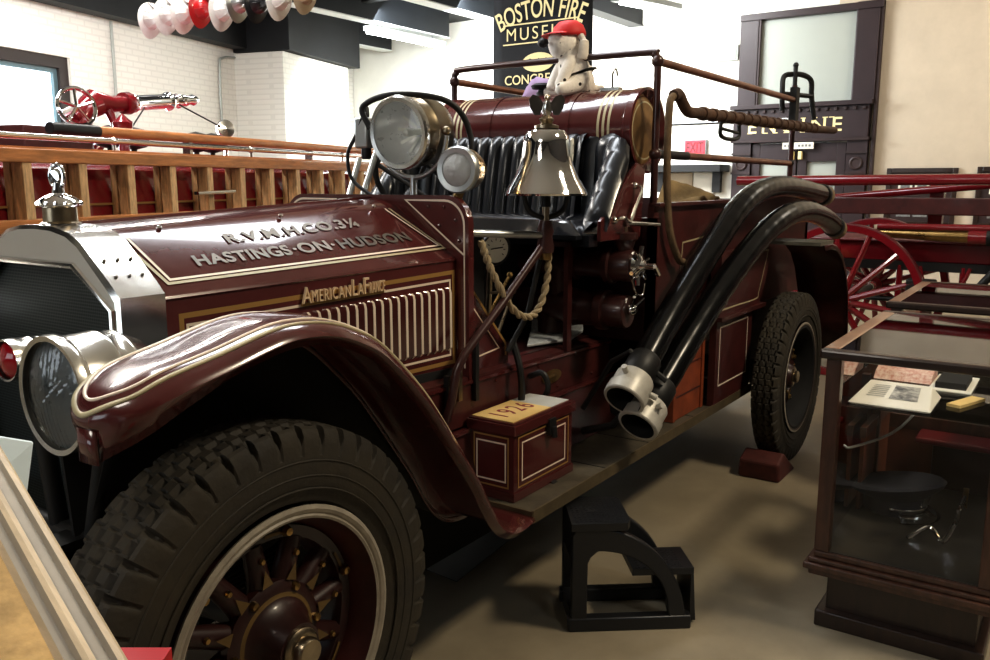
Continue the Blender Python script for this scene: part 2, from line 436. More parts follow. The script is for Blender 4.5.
def fluorescent(a, c, label, fixw=0.16, grp=None):
    a = V(a); c = V(c); mid = (a + c) / 2
    t = thing('fluorescent_light', label, 'ceiling light', mid)
    b = MB(); b.bar(a, c, fixw, 0.06, 'fixture_grey'); 
    for q in (a.lerp(c, .15), a.lerp(c, .85)): b.tube([q, V((q.x, q.y, 5.2 if q.y < 5.28 else (4.3 if q.y < 8.8 or q.y > 9.3 else 3.88)))], 0.008, 'fixture_grey', 6)
    b.build('fixture_body', t, flat=True)
    b = MB(); d = (c - a).normalized() * 0.04
    for s in (-0.045, 0.045):
        o = V((-(c - a).y, (c - a).x, 0)).normalized() * s
        b.tube([a + d + o - V((0, 0, 0.05)), c - d + o - V((0, 0, 0.05))], 0.022, 'tube_light', 8)
    b.build('light_tube', t)
    return t
fluorescent((9.75, 9.05, 3.80), (11.55, 9.05, 3.80), 'glowing twin fluorescent tube under the dark beams')
fluorescent((9.2, 4.6, 3.62), (10.9, 4.75, 3.80), 'grey fluorescent fixture high in front of the white back wall', 0.3)

# EXIT sign, vent, framed pictures, engine-house front on the back wall
def bw(y, z, d=0.0): return V((12.4 - d, y, z))       # point on the back wall
t = thing('exit_sign', 'red exit sign on the white back wall beside the panelled engine house front', 'sign', (12.36, 4.92, 1.96))
b = MB(); b.box(12.34, 12.39, 4.75, 5.09, 1.955, 2.17, 'fixture_grey'); b.box(12.33, 12.345, 4.765, 5.075, 1.965, 2.16, 'exit_red'); b.build('sign_box', t, flat=True)
b = MB(); b.text('EXIT', lambda x, y, z: (12.326, 5.05 - x, 1.985 + y), 'exit_letters', width=0.26, height=0.15, bold=0.01); b.build('sign_letters', t, flat=True, fix=False)
b = MB(); b.box(12.36, 12.395, 4.34, 4.69, 3.27, 3.49, 'panel_white')
for k in range(7): b.box(12.35, 12.37, 4.36, 4.67, 3.295 + k * 0.027, 3.305 + k * 0.027, 'vent_grey')
for k in range(8): b.box(12.352, 12.366, 4.375 + k * 0.04, 4.381 + k * 0.04, 3.285, 3.475, 'vent_grey')
tag(b.build('wall_vent', flat=True), 'small louvred air vent high on white wall', 'vent')
b = MB(); b.box(12.36, 12.395, 6.86, 7.4, 2.9, 3.12, 'panel_white')
for k in range(6): b.box(12.35, 12.37, 6.9, 7.36, 2.93 + k * 0.03, 2.94 + k * 0.03, 'vent_grey')
tag(b.build('wall_vent', flat=True), 'pale air vent on the white wall left of the hanging black banner', 'vent')

def engine_front():
    t = thing('engine_house_front', 'dark plum panelled wooden engine house front lettered ENGINE, with doors and open upper frame', 'door', (12.3, 3.37, 0))
    x = 12.28
    b = MB()
    b.box(x, 12.39, 4.03, 4.29, 2.60, 3.85, 'plum_paint'); b.box(x, 12.39, 2.46, 2.74, 2.60, 3.87, 'plum_paint')
    b.box(x - 0.02, 12.39, 2.42, 4.29, 3.77, 3.86, 'plum_paint')
    b.box(x + 0.02, 12.39, 2.42, 2.46, 0, 3.87, 'plum_brown')
    for (a, c) in ((4.03, 4.06), (2.72, 2.75)): b.box(x + 0.01, x + 0.05, a - 0.03, c, 2.6, 3.78, 'plum_brown')
    b.build('upper_frame', t, flat=True, bevel=0.006)
    b = MB(); b.box(12.36, 12.385, 2.7, 4.05, 2.6, 3.80, 'panel_white'); b.build('upper_panel', t, flat=True)
    b = MB()
    b.box(x - 0.03, 12.39, 2.50, 4.32, 2.14, 2.56, 'plum_paint'); b.box(x - 0.09, 12.39, 2.46, 4.36, 2.56, 2.62, 'plum_paint')
    b.box(x - 0.05, 12.39, 2.48, 4.34, 2.10, 2.14, 'plum_brown')
    for k in range(14): b.box(x - 0.06, x, 2.54 + k * 0.12, 2.58 + k * 0.12, 2.50, 2.54, 'plum_brown')
    b.build('name_board', t, flat=True, bevel=0.004)
    b = MB(); b.text('ENGINE', lambda u, v, z: (x - 0.033, 4.1 - u, 2.225 + v), 'gold_leaf', width=1.27, height=0.19, bold=0.01, spacing=1.35)
    for k, st in enumerate(((0, ), (0, 1), (.5, ), (.5, ), (0, 1), (0, ))):
        for e in st:
            yy = 4.1 - (k + .12 + e * .62) * 1.27 / 5.75 * 1.0
            for z in (2.222, 2.408): b.box(x - 0.034, x - 0.032, yy - 0.035, yy + 0.035, z, z + .012, 'gold_leaf')
    b.build('engine_lettering', t, flat=True, fix=False)
    b = MB(); b.box(x - 0.05, x - 0.02, 3.18, 3.60, 2.0, 2.09, 'paper'); [b.box(x - .052, x - .05, 3.545 - k * .047, 3.575 - k * .047, 2.03, 2.06, 'photo_grey') for k in range(8) if k != 3]
    lbl(b.build('small_sign', t, flat=True), 'small white sign board')
    for (a, c) in ((4.06, 4.32), (2.50, 2.76)):
        b = MB()
        b.box(x, 12.39, a, c, 0, 2.10, 'plum_paint'); cy = (a + c) / 2
        for z in (1.66, 1.93): b.box(x - 0.03, x, a - 0.01, c + 0.01, z, z + 0.03, 'plum_brown')
        b.lathe([(0.0, 0), (0.05, 0), (0.06, 0.01), (0.07, 0.012), (0.085, 0.005), (0.09, -0.01)], (x - 0.012, cy, 1.8), (-1, 0, 0), 'plum_brown', 20)
        b.box(x - 0.03, 12.39, a - 0.01, c + 0.01, 0, 0.3, 'plum_brown')
        b.build('pilaster', t, flat=True)
    for (a, c, s) in ((3.42, 4.05, 1), (2.77, 3.40, -1)):
        b = MB(); y0, y1 = a + 0.12, c - 0.12
        b.box(x + 0.03, 12.38, a, y0, 0, 2.08, 'plum_paint'); b.box(x + 0.03, 12.38, y1, c, 0, 2.08, 'plum_paint')
        b.box(x + 0.03, 12.38, y0, y1, 1.83, 2.08, 'plum_paint'); b.box(x + 0.03, 12.38, y0, y1, 0, 1.15, 'plum_paint')
        b.box(x + 0.05, 12.385, y0 + 0.06, y1 - 0.06, 0.25, 1.0, 'plum_brown')
        d = b.build('door_leaf', t, flat=True, bevel=0.005)
        b = MB(); b.box(12.36, 12.37, y0, y1, 1.15, 1.83, 'panel_white'); b.box(12.35, 12.36, y0 + 0.05, y1 - 0.1, 1.2, 1.6, 'photo_grey'); b.build('door_window', d, flat=True)
    for y in (3.36, 3.47):
        b = MB(); b.box(x - 0.04, x + 0.03, y - 0.025, y + 0.025, 1.86, 1.97, 'gold_leaf'); b.build('brass_bolt', t, flat=True, bevel=0.006)
engine_front()
def picture(y0, y1, z0, z1, label, cut=None):
    t = thing('picture_frame', label, 'picture', (12.38, (y0 + y1)/2, z0), 'dark framed photographs on the beige wall')
    b = MB(); w = 0.06
    b.box(12.35, 12.395, y0, y0 + w, z0, z1, 'dark_wood'); b.box(12.35, 12.395, y1 - w, y1, z0, z1, 'dark_wood')
    b.box(12.35, 12.395, y0 + w, y1 - w, z0, z0 + w, 'dark_wood'); b.box(12.35, 12.395, y0 + w, y1 - w, z1 - w, z1, 'dark_wood')
    b.build('frame', t, flat=True, bevel=0.006)
    b = MB(); b.box(12.372, 12.385, y0 + w, y1 - w, z0 + w, z1 - w, 'plum_brown')
    n = 3
    for k in range(n):
        a = y0 + 0.12 + k * (y1 - y0 - 0.24) / n; e = a + (y1 - y0 - 0.24) / n - 0.03
        b.box(12.365, 12.373, a, e, 1.40, 1.56, 'paper'); b.box(12.362, 12.366, a + 0.03, e - 0.03, 1.42, 1.53, 'photo_grey')
        b.box(12.365, 12.373, a, e, 1.10, 1.24, 'photo_grey')
    b.build('photo_mount', t, flat=True)
picture(1.41, 2.25, 0.98, 1.73, 'dark framed photo group on the back wall nearest the engine house front')
picture(0.35, 1.20, 0.98, 1.74, 'dark framed photo group at the far right of the back wall')
b = MB(); b.box(12.0, 12.39, 4.4, 5.6, 1.70, 1.80, 'black_iron'); b.box(12.3, 12.39, 4.5, 4.62, 1.4, 1.7, 'black_iron'); b.box(12.3, 12.39, 5.4, 5.5, 1.4, 1.7, 'black_iron')
tag(b.build('wall_shelf', flat=True), 'dark long wall shelf below the exit sign', 'shelf')
for k, (y0, y1, m, n_) in enumerate(((4.95, 5.35, 'helmet_tan', 'tan'), (4.62, 4.93, 'paper', 'white'))):
    b = MB(); b.box(12.36, 12.39, y0, y1, 1.35, 1.69, m); b.box(12.355, 12.36, y0 + 0.04, y1 - 0.04, 1.39, 1.65, m)
    tag(b.build('wall_poster', flat=True), n_ + ' poster on the back wall under the dark shelf', 'poster')

# hanging banner
def banner():
    x = 6.81; y0, y1 = 3.69, 4.73; z0, z1 = 2.0, 3.75
    t = thing('banner', 'tall black hanging banner with gold BOSTON FIRE MUSEUM lettering', 'banner', (x, (y0+y1)/2, z0))
    b = MB(); rows = []
    for i in range(13):
        z = z0 + (z1 - z0) * i / 12
        rows.append([(x + 0.006 * sin(z * 3 + k), y0 + (y1 - y0) * k / 10, z) for k in range(11)])
    b.grid(rows, 'banner_black'); b.build('banner_cloth', t, solid=0.004)
    b = MB(); b.tube([(x, y0 - 0.03, z1), (x, y1 + 0.03, z1)], 0.018, 'black_iron', 8)
    for y in (y0 + 0.1, y1 - 0.1): b.tube([(x, y, z1), (x, y, 5.2 if y < 5.3 else 4.3)], 0.004, 'black_iron', 6)
    b.build('hanging_rod', t)
    c = 4.21; X = x - 0.02
    b = MB()
    s = 'BOSTON FIRE'; 
    # arched line: text laid along an arc
    def arcfn(u, v, z):
        q = (u - 0.44) / 0.44; r = 1.02
        a = q * 0.44 / r
        return (X, c - sin(a) * (r + v), 2.98 - r * 0.995 + cos(a) * (r + v) + 0.02)
    b.text(s, arcfn, 'gold_leaf', width=0.88, height=0.17, bold=0.012)
    b.text('MUSEUM', lambda u, v, z: (X, c + 0.36 - u, 2.825 + v), 'gold_leaf', width=0.72, height=0.11, spacing=1.3)
    for z in (2.795, 2.965): b.box(X - 0.001, X, c - 0.40, c + 0.40, z - 0.006, z + 0.006, 'gold_leaf')
    ov = [(X - 0.001, c + 0.02 + 0.17 * cos(2*pi*k/28), 2.62 + 0.085 * sin(2*pi*k/28)) for k in range(28)]
    b.poly(ov, 'gold_leaf')
    b.text('CONGRESS ST', lambda u, v, z: (X, c + 0.38 - u, 2.435 + v), 'gold_leaf', width=0.76, height=0.085, bold=0.01)
    g = b.build('banner_lettering', t, flat=True, fix=False)
    b = MB(); b.text('344', lambda u, v, z: (X - 0.003, c + 0.12 - u, 2.605 + v), 'banner_black', width=0.2, height=0.05, spacing=1.5)
    b.build('oval_lettering', g, flat=True, fix=False)
banner()

# helmets hanging in a row
def helmet(pos, mt, label, big=1.0, kind=0):
    p = V(pos)
    t = thing('fire_helmet', label, 'helmet', p, 'fire helmets hung in a row under the ceiling')
    toward = (V((0, 0, 1.55)) - p).normalized()
    fz = (toward * 0.75 + V((0.35, -0.45, 0.1))).normalized()
    up = V((0, 0, 1)); up = (up - fz * up.dot(fz)).normalized(); sd = up.cross(fz)
    mx = Matrix(((sd.x, up.x, fz.x, p.x), (sd.y, up.y, fz.y, p.y), (sd.z, up.z, fz.z, p.z), (0, 0, 0, 1)))
    b = MB(mx); rows = []
    n = 28
    prof = [(0.0, 0.115), (0.035, 0.112), (0.062, 0.095), (0.082, 0.06), (0.09, 0.02), (0.094, 0.004), (0.125, -0.006), (0.138, -0.012), (0.136, -0.016), (0.09, -0.006)]
    for (r, z) in prof:
        row = []
        for k in range(n):
            a = 2 * pi * k / n
            ry = 1.12 + (0.28 * max(0, -sin(a)) ** 2 if r > 0.1 else 0)
            zz = z - (0.035 * max(0, -sin(a)) ** 2 if r > 0.1 else 0)
            row.append((cos(a) * r * big, sin(a) * r * ry * big, zz * big))
        rows.append(row)
    b.grid(rows, mt, closed_v=True)
    for k in range(8):
        a = 2*pi*k/8 + 0.2; b.tube([(cos(a)*q[0]*big*1.01, sin(a)*q[0]*1.13*big, q[1]*big + 0.002) for q in prof[1:6]], 0.004 * big, mt, 6)
    b.build('helmet_shell', t)
    b = MB(mx); b.prism([(-0.03, 0.062, 0.10), (0.03, 0.062, 0.10), (0.042, 0.11, 0.03), (0, 0.12, 0.012), (-0.042, 0.11, 0.03)], (0, 0.008, 0.008), 'helmet_inner'); b.build('front_shield', t)
    b = MB(); q = p + up * 0.13; b.tube([q, V((q.x, q.y, 3.4))], 0.004, 'black_iron', 6); b.build('hanging_wire', t)
hm = [('helmet_white', 'first white fire helmet at the far end of the hanging row'), ('helmet_white', 'second white fire helmet along the hanging row'),
      ('helmet_white', 'third white fire helmet, beside the red one'), ('helmet_red', 'glossy red fire helmet hanging between white ones'),
      ('helmet_white', 'broad white fire helmet just right of the red helmet'), ('nickel_satin', 'silver fire helmet hanging beside the black one'),
      ('helmet_black', 'black fire helmet in the hanging row'), ('helmet_white', 'white fire helmet just right of the black helmet'),
      ('helmet_tan', 'tan fire helmet at the near end of the row')]
helmet_pos = [(4.60,6.77,2.93),(4.60,6.54,2.94),(4.61,6.33,2.93),(4.62,6.11,2.945),(4.63,5.86,2.91),(4.62,5.64,2.94),(4.65,5.46,2.92),(4.66,5.22,2.93),(4.70,4.98,2.945)]
for p, (mt, lb) in zip(helmet_pos, hm): helmet(p, mt, lb, .80 if mt != 'helmet_white' else .86)
b = MB(); b.tube([(4.6, 7.1, 3.4), (4.7, 4.8, 3.4)], 0.02, 'black_iron', 8)
b.tube([(4.607, 6.9, 3.4), (4.607, 6.9, 4.3)], 0.01, 'black_iron', 6); b.tube([(4.69, 5.0, 3.4), (4.69, 5.0, 5.2)], 0.01, 'black_iron', 6)
tag(b.build('helmet_rail'), 'black ceiling rail the helmets hang from', 'rail')
#@@TRUCKS
# ------------------------------------------------------------------ ladder truck (left background, frame R)
def ladder_truck():
    base = R(6, 5.0, 0)
    t = thing('ladder_truck', 'long red ladder truck with gold lines parked along the white brick wall', 'fire truck', base)
    b = MB(RX)
    prof = [(3.76, 0.75), (3.72, 0.95), (3.72, 1.45), (3.76, 1.62), (3.84, 1.66), (5.8, 1.66), (5.88, 1.62), (5.9, 1.45), (5.9, 0.75)]
    b.grid([[(2.5, n, z) for n, z in prof], [(9.6, n, z) for n, z in prof]], 'red_paint', closed_v=True)
    for s in (2.5, 9.6): b.poly([(s, n, z) for n, z in prof], 'red_paint')
    for k in range(9): b.box(2.9 + k * .75, 2.92 + k * .75, 3.705, 3.72, 0.95, 1.45, 'red_paint_dull')
    b.build('body', t, bevel=0.0)
    b = MB(RX)
    for z in (1.05, 1.30, 1.42): b.box(2.5, 9.6, 3.70, 3.718, z, z + 0.012, 'gold_line')
    b.build('gold_stripes', t, flat=True)
    b = MB(RX); b.box(2.4, 9.8, 3.9, 5.7, 0.55, 0.75, 'black_iron'); b.build('chassis', t, flat=True)
    for s in (3.4, 8.0):
        for n in (3.75, 5.65):
            b = MB(RX); b.lathe([(0.18, -0.1), (0.42, -0.11), (0.5, -0.08), (0.52, 0), (0.5, 0.08), (0.42, 0.11), (0.18, 0.1)], (s, n, 0.52), (0, 1, 0), 'rubber', 36)
            w = b.build('wheel', t)
            b = MB(RX)
            b.lathe([(0.0, -0.1), (0.07, -0.1), (0.08, 0.0), (0.08, 0.06), (0.0, 0.06)], (s, n, 0.52), (0, 1, 0), 'red_paint', 16)
            for k in range(10):
                a = 2*pi*k/10; b.tube([(s + cos(a)*0.06, n, 0.52 + sin(a)*0.06), (s + cos(a)*0.40, n, 0.52 + sin(a)*0.40)], 0.022, 'red_paint', 8)
            b.build('spokes', w)
    b = MB(RX)      # supports carrying the ladder
    for s in (2.7, 4.2, 5.8, 7.5): b.box(s, s + 0.03, 3.56, 3.74, 1.27, 1.30, 'black_iron'); b.box(s, s + 0.03, 3.70, 3.73, 1.0, 1.32, 'black_iron')
    b.build('ladder_bracket', t, flat=True)
    b = MB(RX); b.tube([(2.5, 3.82, 1.79), (8.6, 3.82, 1.79)], 0.018, 'nickel', 10)
    for s in (2.6, 4.2, 5.6, 7.0, 8.4): b.tube([(s, 3.82, 1.64), (s, 3.82, 1.79)], 0.012, 'nickel', 8); b.ball((s, 3.82, 1.79), 0.026, 'nickel', 10)
    b.build('hand_rail', t)
    # deck gun
    g = MB(RX)
    g.lathe([(0.14, 0), (0.14, 0.03), (0.08, 0.06), (0.07, 0.16), (0.09, 0.18), (0.0, 0.18)], (4.98, 4.8, 1.66), (0, 0, 1), 'red_paint', 20)
    g.tube(bez([(4.98, 4.8, 1.8), (4.96, 4.8, 1.92), (5.02, 4.78, 2.05), (5.12, 4.76, 2.10)], 6), 0.07, 'red_paint', 14)
    g.tube([(4.9, 4.8, 2.0), (5.1, 4.79, 2.13), (5.25, 4.77, 2.12), (5.42, 4.76, 2.14)], [0.055, 0.085, 0.06, 0.062], 'red_paint', 16)
    g.lathe([(0.055, 0), (0.08, 0.0), (0.085, 0.05), (0.07, 0.09), (0.05, 0.09)], (5.36, 4.76, 2.135), (1, 0, 0.06), 'red_paint', 18)
    g.tube([(5.02, 4.8, 1.72), (5.2, 4.7, 1.95), (5.2, 4.76, 2.08)], 0.035, 'red_paint', 10)
    gun = g.build('deck_gun', t)
    g = MB(RX)
    g.lathe([(0.055, 0), (0.07, 0.02), (0.06, 0.06), (0.058, 0.40), (0.075, 0.42), (0.06, 0.46), (0.045, 0.5), (0.06, 0.54), (0.04, 0.58), (0.05, 0.62), (0.035, 0.68), (0.048, 0.72), (0.03, 0.78), (0.0, 0.80)], (5.44, 4.755, 2.14), (1, 0, 0.12), 'chrome', 20)
    lbl(g.build('nozzle', gun), 'stacked chrome nozzle tips')
    g = MB(RX); cw = V((4.69, 4.55, 2.05)); axs = V((-0.35, -0.9, 0.15)).normalized()
    e1 = axs.cross(V((0, 0, 1))).normalized(); e2 = e1.cross(axs)
    g.tube([cw + (e1 * cos(2*pi*k/28) + e2 * sin(2*pi*k/28)) * 0.125 for k in range(28)], 0.014, 'chrome', 8, closed=True)
    for k in range(5): a = 2*pi*k/5 + .3; g.tube([cw, cw + (e1 * cos(a) + e2 * sin(a)) * 0.125], 0.012, 'chrome', 8)
    g.tube([cw, cw - axs * 0.22], 0.025, 'chrome', 8)
    lbl(g.build('hand_wheel', gun), 'chrome spoked hand wheel')
    b = MB(RX); b.box(4.1, 4.75, 4.4, 5.0, 1.66, 1.74, 'black_iron'); b.box(4.15, 4.7, 4.45, 4.95, 1.74, 1.9, 'maroon_dull'); b.build('turret_base', t, flat=True, bevel=0.01)
    for (s, n, m) in ((4.86, 4.45, 'black_iron'), (5.09, 4.45, 'black_iron'), (5.72, 4.4, 'black_iron'), (5.92, 4.4, 'black_iron')):
        b = MB(RX); b.lathe([(0.02, 0), (0.02, 0.12), (0.09, 0.14), (0.11, 0.2), (0.08, 0.26), (0.0, 0.28)], (s, n, 1.66), (0, 0, 1), m, 18)
        b.build('lamp_cover', t)
    b = MB(RX); b.tube([(6.24, 4.5, 1.66), (6.24, 4.5, 1.90)], 0.02, 'nickel', 8)
    b.lathe([(0.0, -0.07), (0.05, -0.06), (0.075, -0.02), (0.075, 0.02), (0.07, 0.03), (0.0, 0.04)], (6.24, 4.5, 1.99), (-0.5, -0.8, 0.1), 'nickel', 22)
    lbl(b.build('spot_lamp', t), 'round chrome spot lamp')
    b = MB(RX); b.tube([(5.68, 4.5, 2.14), (6.2, 4.5, 2.0)], 0.006, 'black_iron', 6); b.tube([(5.1, 4.5, 1.9), (5.4, 4.6, 2.1)], 0.006, 'black_iron', 6); b.build('guy_wire', t)
    b = MB(RX); b.lathe([(0.09, 0), (0.09, 0.03), (0.035, 0.06), (0.03, 0.2), (0.06, 0.22), (0.065, 0.27), (0.03, 0.3), (0.0, 0.33)], (4.58, 4.08, 1.66), (0, 0, 1), 'red_paint', 18); lbl(b.build('hydrant_valve', t), 'red turned valve post')
ladder_truck()
def ladder():
    n0, n1 = 3.575, 3.66
    t = thing('wooden_ladder', 'long varnished wooden ladder with pale rungs, on edge along the red ladder truck', 'ladder', R(5, 3.6, 1.3))
    for z0, z1, in ((1.30, 1.365), (1.645, 1.715)):
        b = MB(RX); b.box(2.3, 9.0, n0, n1, z0, z1, 'ladder_wood'); b.build('rail', t, flat=True, bevel=0.006)
    for k in range(-2, 15):
        s = 3.34 + 0.36 * k; b = MB(RX)
        b.box(s - 0.028, s + 0.028, n0 + 0.005, n1 - 0.005, 1.36, 1.65, 'rung_wood'); b.build('rung', t, flat=True, bevel=0.004)
    b = MB(RX)
    for z0, z1 in ((1.295, 1.37), (1.64, 1.72)): b.box(1.55, 3.14, n0 - 0.004, n1 + 0.004, z0, z1, 'nickel') if False else b.box(2.98, 3.0, n0 - 0.004, n1 + 0.004, z0, z1, 'nickel')
    b.build('ferrule', t, flat=True)
    b = MB(RX); b.box(4.6, 4.9, 3.555, 3.575, 1.47, 1.49, 'black_iron'); b.tube([(4.6, 3.55, 1.48), (4.95, 3.52, 1.49)], 0.012, 'chrome', 8); b.build('latch', t)
ladder()
b = MB(RX); b.box(2.55, 9.0, 3.665, 3.72, 1.665, 1.73, 'ladder_wood'); b.box(2.55, 9.0, 3.665, 3.715, 1.30, 1.34, 'ladder_wood')
for k in range(2, 19): b.box(1.875 + k * 0.36, 1.92 + k * 0.36, 3.67, 3.71, 1.34, 1.67, 'rung_wood')
tag(b.build('wooden_ladder', flat=True), 'second wooden ladder nested behind the pale-runged ladder', 'ladder')
b = MB(RX); b.tube([(3.84, 3.93, 1.85), (4.20, 3.93, 1.85)], 0.034, 'black_iron', 12)
b.tube([(4.20, 3.93, 1.85), (9.2, 3.93, 1.85)], 0.032, 'ladder_wood', 12)
for s in (5.0, 6.6, 8.2): b.box(s, s + 0.03, 3.9, 3.96, 1.661, 1.82, 'nickel')
tag(b.build('pike_pole'), 'long wooden pike pole with black end lying above the ladder', 'pole')

# ------------------------------------------------------------------ hand pumper (right background)
def hand_pumper():
    cx = 7.12
    t = thing('hand_pumper', 'antique red hand-pumped fire engine with spoked wheels and long red brake bars', 'fire engine', (cx + 0.6, 0, 0))
    def wheel(x, y, r):
        b = MB(); n = 14
        b.lathe([(r - 0.05, -0.03), (r, -0.032), (r, 0.032), (r - 0.05, 0.03), (r - 0.05, -0.03)], (x, y, r), (1, 0, 0), 'red_paint', 48)
        b.lathe([(r, -0.033), (r + 0.012, -0.03), (r + 0.012, 0.03), (r, 0.033)], (x, y, r), (1, 0, 0), 'red_paint_dull', 48)
        w = b.build('wheel', t)
        b = MB()
        for k in range(n):
            a = 2*pi*k/n + 0.12
            b.tube([(x, y + cos(a)*0.06, r + sin(a)*0.06), (x, y + cos(a)*0.3, r + sin(a)*0.3), (x, y + cos(a)*(r-.04), r + sin(a)*(r-.04))], [0.03, 0.024, 0.02], 'red_paint', 8)
        b.build('spokes', w)
        b = MB(); b.lathe([(0.0, -0.16), (0.03, -0.16), (0.045, -0.13), (0.05, -0.08), (0.085, -0.06), (0.09, 0.06), (0.05, 0.1), (0.0, 0.1)], (x, y, r), (1, 0, 0), 'red_paint', 20)
        h = b.build('hub', w)
        b = MB(); b.lathe([(0.0, -0.2), (0.025, -0.195), (0.034, -0.17), (0.036, -0.155)], (x, y, r), (1, 0, 0), 'nickel', 16); lbl(b.build('hub_cap', w), 'nickel hub cap')
    wheel(cx, 1.57, 0.61); wheel(cx + 1.3, 1.57, 0.61); wheel(cx, -1.6, 0.52); wheel(cx + 1.3, -1.6, 0.52)
    b = MB()
    for x in (cx + 0.1, cx + 1.2): b.tube([(x, 1.57, 0.6), (x, 1.57, 0.62)], 0.03, 'black_iron', 8)
    b.tube([(cx, 1.57, 0.61), (cx + 1.3, 1.57, 0.61)], 0.03, 'black_iron', 10); b.tube([(cx, -1.6, 0.52), (cx + 1.3, -1.6, 0.52)], 0.03, 'black_iron', 10)
    b.build('axle', t)
    b = MB(); b.box(cx + 0.3, cx + 1.0, -2.6, 2.0, 0.93, 1.08, 'red_paint'); b.box(cx + 0.25, cx + 1.05, -2.6, 2.05, 1.08, 1.1, 'red_paint_dull'); b.build('tank_body', t, flat=True, bevel=0.01)
    b = MB(); b.box(cx + 0.28, cx + 1.02, -2.6, 2.0, 0.86, 0.93, 'black_iron')
    for y in (1.2, 0.75, 0.2, -0.4, -1.0): b.tube([(cx + 0.3, y, 0.60), (cx + 0.3, y, 0.9)], 0.025, 'red_paint', 8)
    b.tube([(cx + 0.3, 2.0, 0.62), (cx + 0.3, -2.4, 0.62)], 0.02, 'black_iron', 8)
    b.build('frame', t)
    for y in (1.05, 0.45, -0.2):   # scroll braces
        b = MB(); b.tube(bez([(cx + 0.25, y, 0.9), (cx + 0.25, y - 0.05, 0.75), (cx + 0.25, y - 0.18, 0.70), (cx + 0.25, y - 0.3, 0.78), (cx + 0.25, y - 0.35, 0.9)], 5), 0.016, 'red_paint', 8); b.build('scroll_brace', t)
    for (z, y0, x) in ((1.57, 2.5, cx + 0.15), (1.22, 1.35, cx + 0.1)):
        b = MB(); b.tube([(x, y0, z - 0.01), (x, -2.8, z + 0.02)], 0.042 if z > 1.3 else 0.026, 'red_paint', 12); b.build('brake_bar', t)
    b = MB(); b.tube([(cx + 0.45, 2.0, 1.40), (cx + 0.35, 0.3, 1.56)], 0.032, 'red_paint', 10); b.build('brake_bar', t)
    b = MB(); b.box(cx + 0.2, cx + 0.34, -2.8, 1.9, 1.30, 1.43, 'maroon_dull'); b.build('deck_beam', t, flat=True, bevel=0.008)
    b = MB(); b.text('13', lambda u, v, z: (cx + 0.197, 0.16 - u, 1.19 + v), 'ink_black', width=0.09, height=0.08); lbl(b.build('number_plate', t, flat=True, fix=False), 'black number 13')
    b = MB()
    for y in (1.0, -0.9): b.box(cx + 0.45, cx + 0.55, y - 0.05, y + 0.05, 1.08, 1.58, 'red_paint')
    b.build('post', t, flat=True)
    b = MB(); b.tube([(cx + 0.12, 1.38, 1.16), (cx + 0.12, 0.92, 1.15), (cx + 0.12, 0.6, 1.15)], [0.03, 0.045, 0.05], 'brass', 12); b.tube([(cx + 0.12, 0.72, 1.15), (cx + 0.12, 0.55, 1.15)], 0.06, 'red_paint', 12)
    b.tube([(cx + 0.12, 0.6, 1.15), (cx + 0.12, 0.45, 1.15)], 0.065, 'black_iron', 12); b.build('play_pipe', t)
    b = MB(); b.tube(bez([(cx + 0.1, 0.47, 1.32), (cx + 0.08, 0.47, 1.1), (cx + 0.05, 0.50, 0.95), (cx + 0.05, 0.6, 0.8), (cx + 0.05, 0.72, 0.62)], 5), 0.03, 'black_iron', 10)
    b.tube([(cx + 0.05, 0.45, 0.93), (cx + 0.05, 0.2, 0.74), (cx + 0.05, 0.05, 0.7)], 0.025, 'black_iron', 8); b.tube([(cx + 0.04, 0.6, 0.68), (cx + 0.04, 0.2, 0.95)], 0.025, 'red_paint', 8)
    b.build('tongue_strap', t)
    b = MB(); b.box(cx - 0.02, cx + 0.1, 0.9, 1.1, 0.62, 0.82, 'black_iron'); b.build('pump_valve', t, flat=True, bevel=0.01)
    b = MB(); b.lathe([(0, 0), (0.05, 0.0), (0.06, 0.05), (0.06, 0.14), (0.04, 0.18), (0, 0.2)], (cx - 0.1, 1.72, 0.78), (0, 0, 1), 'amber', 16); b.tube([(cx - 0.1, 1.72, 0.61), (cx - 0.1, 1.72, 0.8)], 0.015, 'black_iron', 8)
    b.tube([(cx - 0.1, 1.72, 0.62), (cx + 0.05, 1.6, 0.62)], 0.015, 'black_iron', 8)
    lbl(b.build('side_lantern', t), 'small glowing amber lantern')
hand_pumper()
# ------------------------------------------------------------------ the fire engine
YC = 2.2
ROOT = thing('fire_engine', 'maroon vintage open-cab fire engine with nickel radiator, bell and gold pinstriping', 'fire engine', (3.0, YC, 0))

def bil(q):
    A, B, C_, D = [V(k) for k in q]
    def f(u, v, off=0.0):
        p = A*(1-u)*(1-v) + B*u*(1-v) + C_*u*v + D*(1-u)*v
        if off:
            su = (B - A)*(1-v) + (C_ - D)*v; sv = (D - A)*(1-u) + (C_ - B)*u
            p = p + su.cross(sv).normalized() * off
        return p
    def nrm(u, v):
        su = (B - A)*(1-v) + (C_ - D)*v; sv = (D - A)*(1-u) + (C_ - B)*u
        return su.cross(sv).normalized()
    f.n = nrm; f.w = (B - A).length; f.h = (D - A).length
    return f
def line_on(b, f, pts, w, m, closed=False, off=0.0015, sub=1):
    P = []; Nn = []
    seq = list(pts) + ([pts[0]] if closed else [])
    full = []
    for i in range(len(seq) - 1):
        for k in range(sub):
            t = k / sub; full.append((seq[i][0]*(1-t) + seq[i+1][0]*t, seq[i][1]*(1-t) + seq[i+1][1]*t))
    if not closed: full.append(seq[-1])
    b.ribbon([f(u, v) for u, v in full], [f.n(u, v) for u, v in full], w, m, off, closed=closed)

